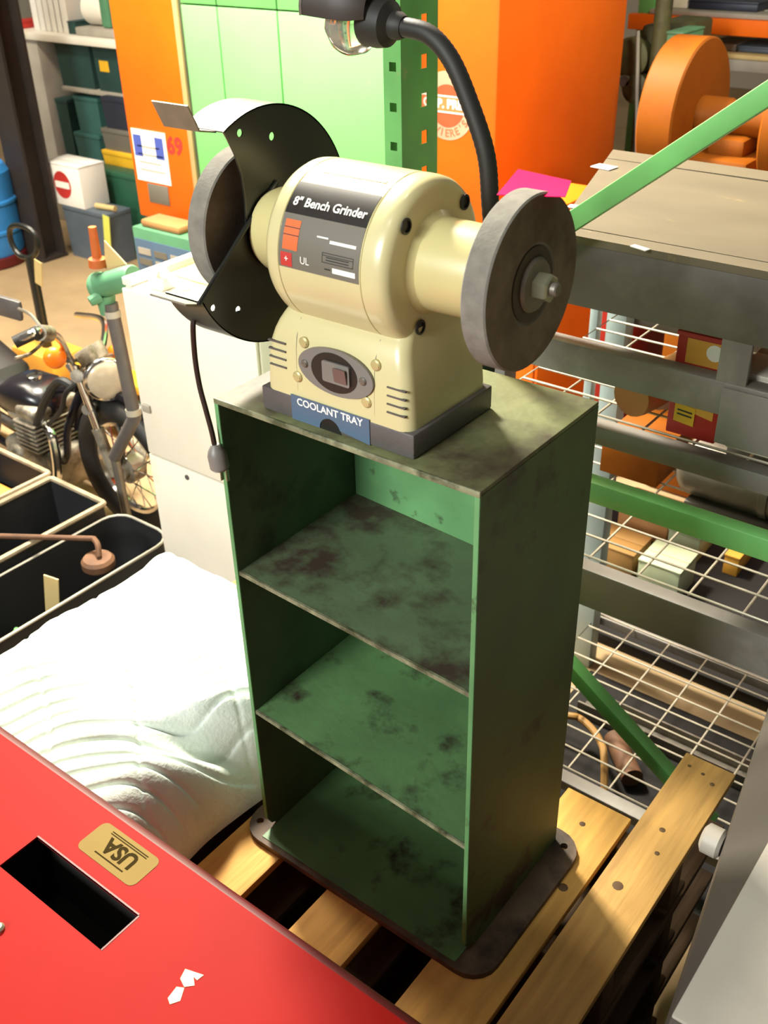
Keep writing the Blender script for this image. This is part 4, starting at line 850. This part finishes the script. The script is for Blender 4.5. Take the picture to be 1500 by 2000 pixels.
bm = BM(); tube(bm, smoothpath([B(150, 760, -.08), B(115, 745, -.1), B(85, 790, -.1), B(70, 840, -.1)], 6), .016, 8); tube(bm, smoothpath([B(165, 740, -.06), B(130, 765, -.11), B(120, 800, -.1), B(95, 830, -.09)], 6), .009, 8)
tube(bm, smoothpath([B(215, 800, 0), B(235, 840, -.04), B(240, 890, -.05), B(225, 930, -.03)], 6), .006, 6); obj('cables', bm, 'rubber', mo, kind='stuff')
bm = BM(); tube(bm, [bot+Vector((-.3, -.05, 0)), (bot.x-.33, BY-.2, FLOOR+.012)], .012, 8); obj('side_stand', bm, 'steel', mo)

# ================================================================== BLACK BINS in front of the motorcycle
def bin_(lab, X0, X1, Y0, Y1, zr, r=.03, nm='black_bin', rim=.0095, m='binrim'):
    t = thing(nm, lab, 'bin', ((X0+X1)/2, (Y0+Y1)/2, FLOOR)); th = .005
    o = rrect(X0, X1, Y0, Y1, r, 4); i = rrect(X0+th, X1-th, Y0+th, Y1-th, max(.004, r-th), 4); bm = BM(); n = len(o)
    lv = [[bm.verts.new((u, v, z)) for u, v in pl] for pl, z in ((o, FLOOR+.001), (o, zr), (i, zr), (i, FLOOR+.008))]
    for A, B_ in zip(lv, lv[1:]):
        for k in range(n): bm.faces.new((A[k], A[(k+1) % n], B_[(k+1) % n], B_[k]))
    bm.faces.new(lv[0][::-1]); bm.faces.new(lv[3]); obj('bin_shell', bm, 'binblack', t)
    bm = BM(); tube(bm, [(u, v, zr) for u, v in o], rim, 8, True); obj('bin_rim', bm, m, t); return t
a, b = onz(88, 925, -.2), onz(0, 977, -.2)
bin_('black open bin holding orange parts, farther from the blanket', a.x-.42, a.x+.012, .20, a.y+.01, -.2, .012)
a, b, c = onz(207, 982, -.2), onz(95, 932, -.2), onz(0, 1093, -.2)
bin_('empty black open bin with worn pale rim beside the motorcycle engine', b.x+.012, a.x, .20, a.y-.004, -.2, .012)
zt = -.24; a, b = onz(236, 1000, zt), onz(330, 1075, zt)
bin_('long black bin with rounded corners right behind the blanket', a.x-.012, wx0-.014, .02, a.y, zt, .07, 'long_black_bin', .005, 'beige')
for k, (x, y, r) in enumerate(((-2.03, .70, 0), (-1.87, .69, .15))):
    bm = BM(); boxm(bm, (.11, .12, .27), Matrix.Translation((x, y, FLOOR+.145)) @ Matrix.Rotation(r, 4, 'Z'), .006)
    single('orange_block', bm, 'amber', ('orange block in the far black bin, nearest the left frame edge', 'orange block in the far black bin, nearest the rim corner')[k], 'block', 'orange blocks in the bin')
p, q = onz(-40, 1056, -.2), onz(185, 1062, -.2)
t = thing('rod_with_knob', 'long brown rod with a round knob lying across the black bins', 'rod', (q.x, q.y, -.2))
p.z = -.181; q.z = -.181
bm = BM(); tube(bm, [p, q], .0085, 10); obj('rod', bm, 'rust', t)
k = onz(192, 1098, -.24); bm = BM(); tube(bm, smoothpath([q, q+Vector((.03, -.01, -.005)), (k.x+.01, k.y, -.215)], 4), .009, 8); obj('bent_end', bm, 'rust', t)
bm = BM(); lathe(bm, [(0, 0), (.04, 0), (.05, .01), (.05, .03), (.042, .04), (0, .042)], (k.x, k.y, -.262), (0, 0, 1), 24); obj('round_knob', bm, 'rust', t)
p = onz(95, 1185, -.3); bm = BM(); boxm(bm, (.045, .004, .42), Matrix.Translation((p.x, p.y, FLOOR+.225)) @ Matrix.Rotation(.25, 4, 'Y') @ Matrix.Rotation(.4, 4, 'Z')); single('paper_card', bm, 'sticker', 'cream card standing in the long black bin', 'card')
p, q = onz(-30, 1195, -.3), onz(35, 1240, -.3); bm = BM(); tube(bm, [(p.x-.05, p.y, FLOOR+.03), (q.x, q.y, -.28)], .007, 8); single('green_rod', bm, 'rackgreen', 'thin green rod standing in the long black bin', 'rod')

# ================================================================== PALLET JACK HANDLE, DRUM, COLUMN
JY = 1.75
pj = thing('pallet_jack', 'dark pallet jack with upright loop handle behind the motorcycle', 'pallet jack', (ony(88, 660, JY).x, JY, FLOOR))
a, b = ony(58, 500, JY), ony(90, 665, JY); d = (b-a).normalized(); foot = a + d*((a.z-(FLOOR+.12))/-d.z)
bm = BM(); tube(bm, [a, foot], .024, 12); obj('handle_pole', bm, 'black_steel', pj)
bm = BM(); tube(bm, smoothpath([ony(x, y, JY) for x, y in ((60, 505), (38, 498), (22, 472), (20, 447), (34, 440), (58, 447), (70, 462), (72, 490), (60, 505))], 5), .013, 8); obj('loop_handle', bm, 'black_steel', pj)
bm = BM(); p = ony(75, 533, JY-.03); boxm(bm, (.05, .004, .12), Matrix.Translation(p) @ Matrix.Rotation(.25, 4, 'Y')); obj('yellow_tag', bm, 'sticker', pj)
bm = BM(); box(bm, (foot.x-.16, JY-.1, FLOOR+.05), (foot.x+.16, JY+.1, FLOOR+.2), .02)
obj('pump_body', bm, 'amber', pj)
for dy in (-.2, .08): bm = BM(); box(bm, (foot.x+.1, JY+dy, FLOOR+.05), (foot.x+1.0, JY+dy+.12, FLOOR+.1), .01); obj('fork_arm', bm, 'yellow', pj)
for dy in (-.06, .06): bm = BM(); lathe(bm, [(0, -.025), (.06, -.025), (.06, .025), (0, .025)], (foot.x+.02, JY+dy, FLOOR+.061), (0, 1, 0), 20); obj('steer_wheel', bm, 'rubber', pj)
p = onz(8, 532, FLOOR); rr = .25; c = Vector((p.x-.29, p.y+rr-.17, FLOOR)); hz = ony(8, 352, c.y-.1).z - FLOOR
dr = thing('blue_drum', 'blue plastic drum with dark red bottom band at the left edge', 'drum', c)
bm = BM(); lathe(bm, [(0, .07), (rr*.96, .07), (rr, .09), (rr, hz*.33), (rr+.012, hz*.345), (rr+.012, hz*.37), (rr, hz*.385), (rr, hz*.62), (rr+.012, hz*.635), (rr+.012, hz*.66), (rr, hz*.675), (rr, hz-.04), (rr-.03, hz), (rr-.05, hz-.012), (0, hz-.012)], c, (0, 0, 1), 40); obj('drum_shell', bm, 'blue', dr)
bm = BM(); lathe(bm, [(0, .001), (rr*.98, .001), (rr+.006, .008), (rr+.006, .062), (rr*.97, .07), (0, .07)], c, (0, 0, 1), 40); obj('bottom_band', bm, 'red_lip', dr)
p = onz(103, 518, FLOOR) + Vector((-.13, 0, 0))
cl = thing('steel_column', 'dark brown steel building column rising beside the blue drum', 'column', (p.x, p.y+.1, FLOOR))
bm = BM(); 
for xa, xb, ya, yb in ((-.16, .04, 0, .02), (-.16, .04, .16, .18), (-.072, -.048, .02, .16)): box(bm, (p.x+xa, p.y+ya, FLOOR), (p.x+xb, p.y+yb, 3.4))
obj('i_beam', bm, 'column', cl)
bm = BM(); box(bm, (p.x-.165, p.y-.005, FLOOR), (p.x+.05, p.y+.185, FLOOR+.02)); obj('foot_plate', bm, 'column', cl)

# ================================================================== SHELVES AND BOXES at top left
Y = 3.55
sh = thing('storage_shelf', 'pale shelving unit with white top board at the upper left', 'shelf', (-5, Y+.3, FLOOR))
xa, xb = ony(18, 80, Y).x, ony(222, 75, Y).x + .25; zt = ony(120, 70, Y).z
bm = BM(); box(bm, (xa, Y, zt-.045), (xb, Y+.6, zt), .005); obj('top_board', bm, 'white', sh)
zm = ony(170, 178, Y).z
bm = BM(); box(bm, (xa+.45, Y+.03, zm-.025), (xb, Y+.6, zm), .004); obj('middle_board', bm, 'beige', sh)
zl = ony(190, 322, Y).z
bm = BM(); box(bm, (xa+.45, Y+.03, zl-.03), (xb, Y+.6, zl), .004); obj('lower_board', bm, 'beige', sh)
pa = ony(22, 200, Y).x; pb = ony(88, 200, Y).x
bm = BM(); box(bm, (pa, Y+.02, FLOOR), (pb, Y+.58, zt-.0465), .006); single('beige_locker', bm, 'beige', 'tall plain beige locker under the left end of the white shelf board', 'locker')
for x in (xa+.46, xb-.04): bm = BM(); box(bm, (x, Y+.56, FLOOR), (x+.04, Y+.6, zt-.046)); obj('shelf_post', bm, 'steel', sh)
def tote(nm, m, lab, cat, xl, yt, xr, yb, Y, d, zb=None, lid=None):
    xm, ym = (xl+xr)/2, (yt+yb)/2; X0, X1 = ony(xl, ym, Y).x, ony(xr, ym, Y).x; Z1 = ony(xm, yt, Y).z; Z0 = ony(xm, yb, Y).z if zb is None else zb
    t = thing(nm, lab, cat, ((X0+X1)/2, Y+d/2, Z0)); bm = BM(); q = .012
    quadbox(bm, [(X0+q, Y+q, Z0), (X1-q, Y+q, Z0), (X1-q, Y+d-q, Z0), (X0+q, Y+d-q, Z0), (X0+.004, Y+.004, Z1-.03), (X1-.004, Y+.004, Z1-.03), (X1-.004, Y+d-.004, Z1-.03), (X0+.004, Y+d-.004, Z1-.03)]); obj('tote_body', bm, m, t)
    bm = BM(); box(bm, (X0, Y, Z1-.03), (X1, Y+d, Z1), .006); obj('tote_rim', bm, lid or m, t); return t, (X0, X1, Z0, Z1)
tote('teal_tote', 'dteal', 'dark teal tote on the middle shelf below the white board', 'tote', 112, 78, 178, 178, Y+.05, .4, zm, 'teal')
t, (a, b, c, d) = tote('green_case', 'dteal', 'dark green case with yellow mark on the middle shelf', 'case', 184, 90, 236, 178, Y+.05, .4, zm)
bm = BM(); box(bm, (a+.05, Y+.056, c+.12), (a+.14, Y+.059, c+.26)); obj('yellow_mark', bm, 'yellow', t)
tote('dark_tote', 'dteal', 'tall dark tote at the left end of the lower shelf', 'tote', 117, 195, 140, 318, Y+.05, .4, zl)
t, (a, b, c, dd) = tote('teal_tote', 'teal', 'teal tote standing under another one on the lower shelf', 'tote', 148, 262, 196, 318, Y+.05, .4, zl)
tote('teal_tote', 'teal', 'teal tote stacked uppermost on the lower shelf', 'tote', 148, 190, 194, 262, Y+.05, .4, dd+.001)
t, (a, b, c, dd) = tote('yellow_tray', 'yellow', 'bright yellow tray at the front of the lower shelf', 'tray', 200, 298, 262, 320, Y-.05, .4, zl+.001)
t, (a, b, c, d2) = tote('grey_tray', 'label_grey', 'dark grey tray resting on the yellow tray', 'tray', 200, 255, 262, 298, Y-.04, .38, dd+.001)
tote('navy_tote', 'navy', 'navy blue tote on the dark grey tray beside the orange press', 'tote', 200, 193, 262, 255, Y-.03, .36, d2+.001)
Y2 = 3.2
t, (a, b, c, d) = tote('bottle_green_cabinet', 'bottle', 'bottle green steel cabinet on the floor left of the press', 'cabinet', 160, 338, 290, 470, Y2+.15, .14, FLOOR)
t, (a, b, c, d) = tote('blue_grey_cabinet', 'bluegrey', 'low blue grey steel cabinet beside the dark column', 'cabinet', 132, 412, 214, 515, Y2-.12, .2, FLOOR)
t, (a2, b2, c2, d2) = crate('white_carton', 'paper', 'white carton with round red logo on the blue grey cabinet', 'carton', 92, 322, 158, 405, Y2-.12, .2, zb=d+.001)
bm = BM(); prism(bm, circ((a2+b2)/2-.01, (c2+d2)/2+.0, .085, 24), lambda u, v, q: (u, Y2-.1205-q, v), .001); lg = obj('round_logo', bm, 'red_ink', t)
bm = BM(); prism(bm, rrect((a2+b2)/2-.08, (a2+b2)/2+.06, (c2+d2)/2-.02, (c2+d2)/2+.02, .005), lambda u, v, q: (u, Y2-.1216-q, v), .001); obj('logo_band', bm, 'white_ink', lg)
p = ony(180, 400, Y2-.1); bm = BM(); tube(bm, [(b2+.04, Y2-.06, d+.02), (b2+.2, Y2-.04, d+.02)], .018, 10); single('wooden_rod', bm, 'sticker', 'tan wooden rod lying on the blue grey cabinet', 'rod')
p = ony(200, 410, Y2-.15); bm = BM(); boxm(bm, (.06, .003, .2), Matrix.Translation((p.x-.02, Y2-.128, d-.1)) @ Matrix.Rotation(.15, 4, 'Y')); single('yellow_tag', bm, mat('lime_tag', 'd6d860', .6), 'yellow tag hanging on the front of the blue grey cabinet', 'tag')
# things on the white board
for k in range(6):
    x = ony(48+11*k, 40, Y).x; bm = BM(); boxm(bm, (.075, .22, .34), Matrix.Translation((x, Y+.2, zt+.171)) @ Matrix.Rotation(0, 4, 'Y'), .004)
    single('white_binder', bm, 'paper', ('leftmost of the white binders standing on the upper shelf board', 'second white binder from the left on the upper shelf board', 'third white binder from the left on the upper shelf board', 'third white binder from the right on the upper shelf board', 'second white binder from the right on the upper shelf board', 'rightmost of the white binders standing on the upper shelf board')[k], 'binder', 'white binders on the upper shelf')
t = thing('small_machine', 'small green grey machine with white drum on the upper shelf board', 'machine', (ony(170, 60, Y).x, Y+.2, zt))
a = ony(160, 60, Y).x
bm = BM(); box(bm, (a-.15, Y+.06, zt+.001), (a+.36, Y+.36, zt+.05), .01); obj('machine_bed', bm, 'beige', t)
bm = BM(); lathe(bm, [(0, 0), (.09, 0), (.1, .01), (.1, .18), (.09, .19), (0, .19)], (a-.12, Y+.2, zt+.15), (1, 0, 0), 24); obj('white_drum', bm, 'white', t)
bm = BM(); lathe(bm, [(0, 0), (.11, 0), (.13, .02), (.13, .09), (.1, .11), (0, .11)], (a+.24, Y+.26, zt+.18), (0, -1, 0), 24); obj('round_housing', bm, 'sticker', t)
bm = BM(); box(bm, (a+.07, Y+.1, zt+.05), (a+.16, Y+.3, zt+.42), .02); box(bm, (a-.02, Y+.12, zt+.3), (a+.2, Y+.28, zt+.4), .02); obj('machine_head', bm, 'mgreen', t)
for k, (xl, m, lab) in enumerate(((15, 'redbox', 'low red box at the left end of the upper shelf board'), (133, 'dteal', 'small dark box between the binders and the small machine'))):
    crate('small_box', m, lab, 'box', xl, 42, xl+(14 if k else 26), 68, Y+.08, .2, zb=zt+.001)
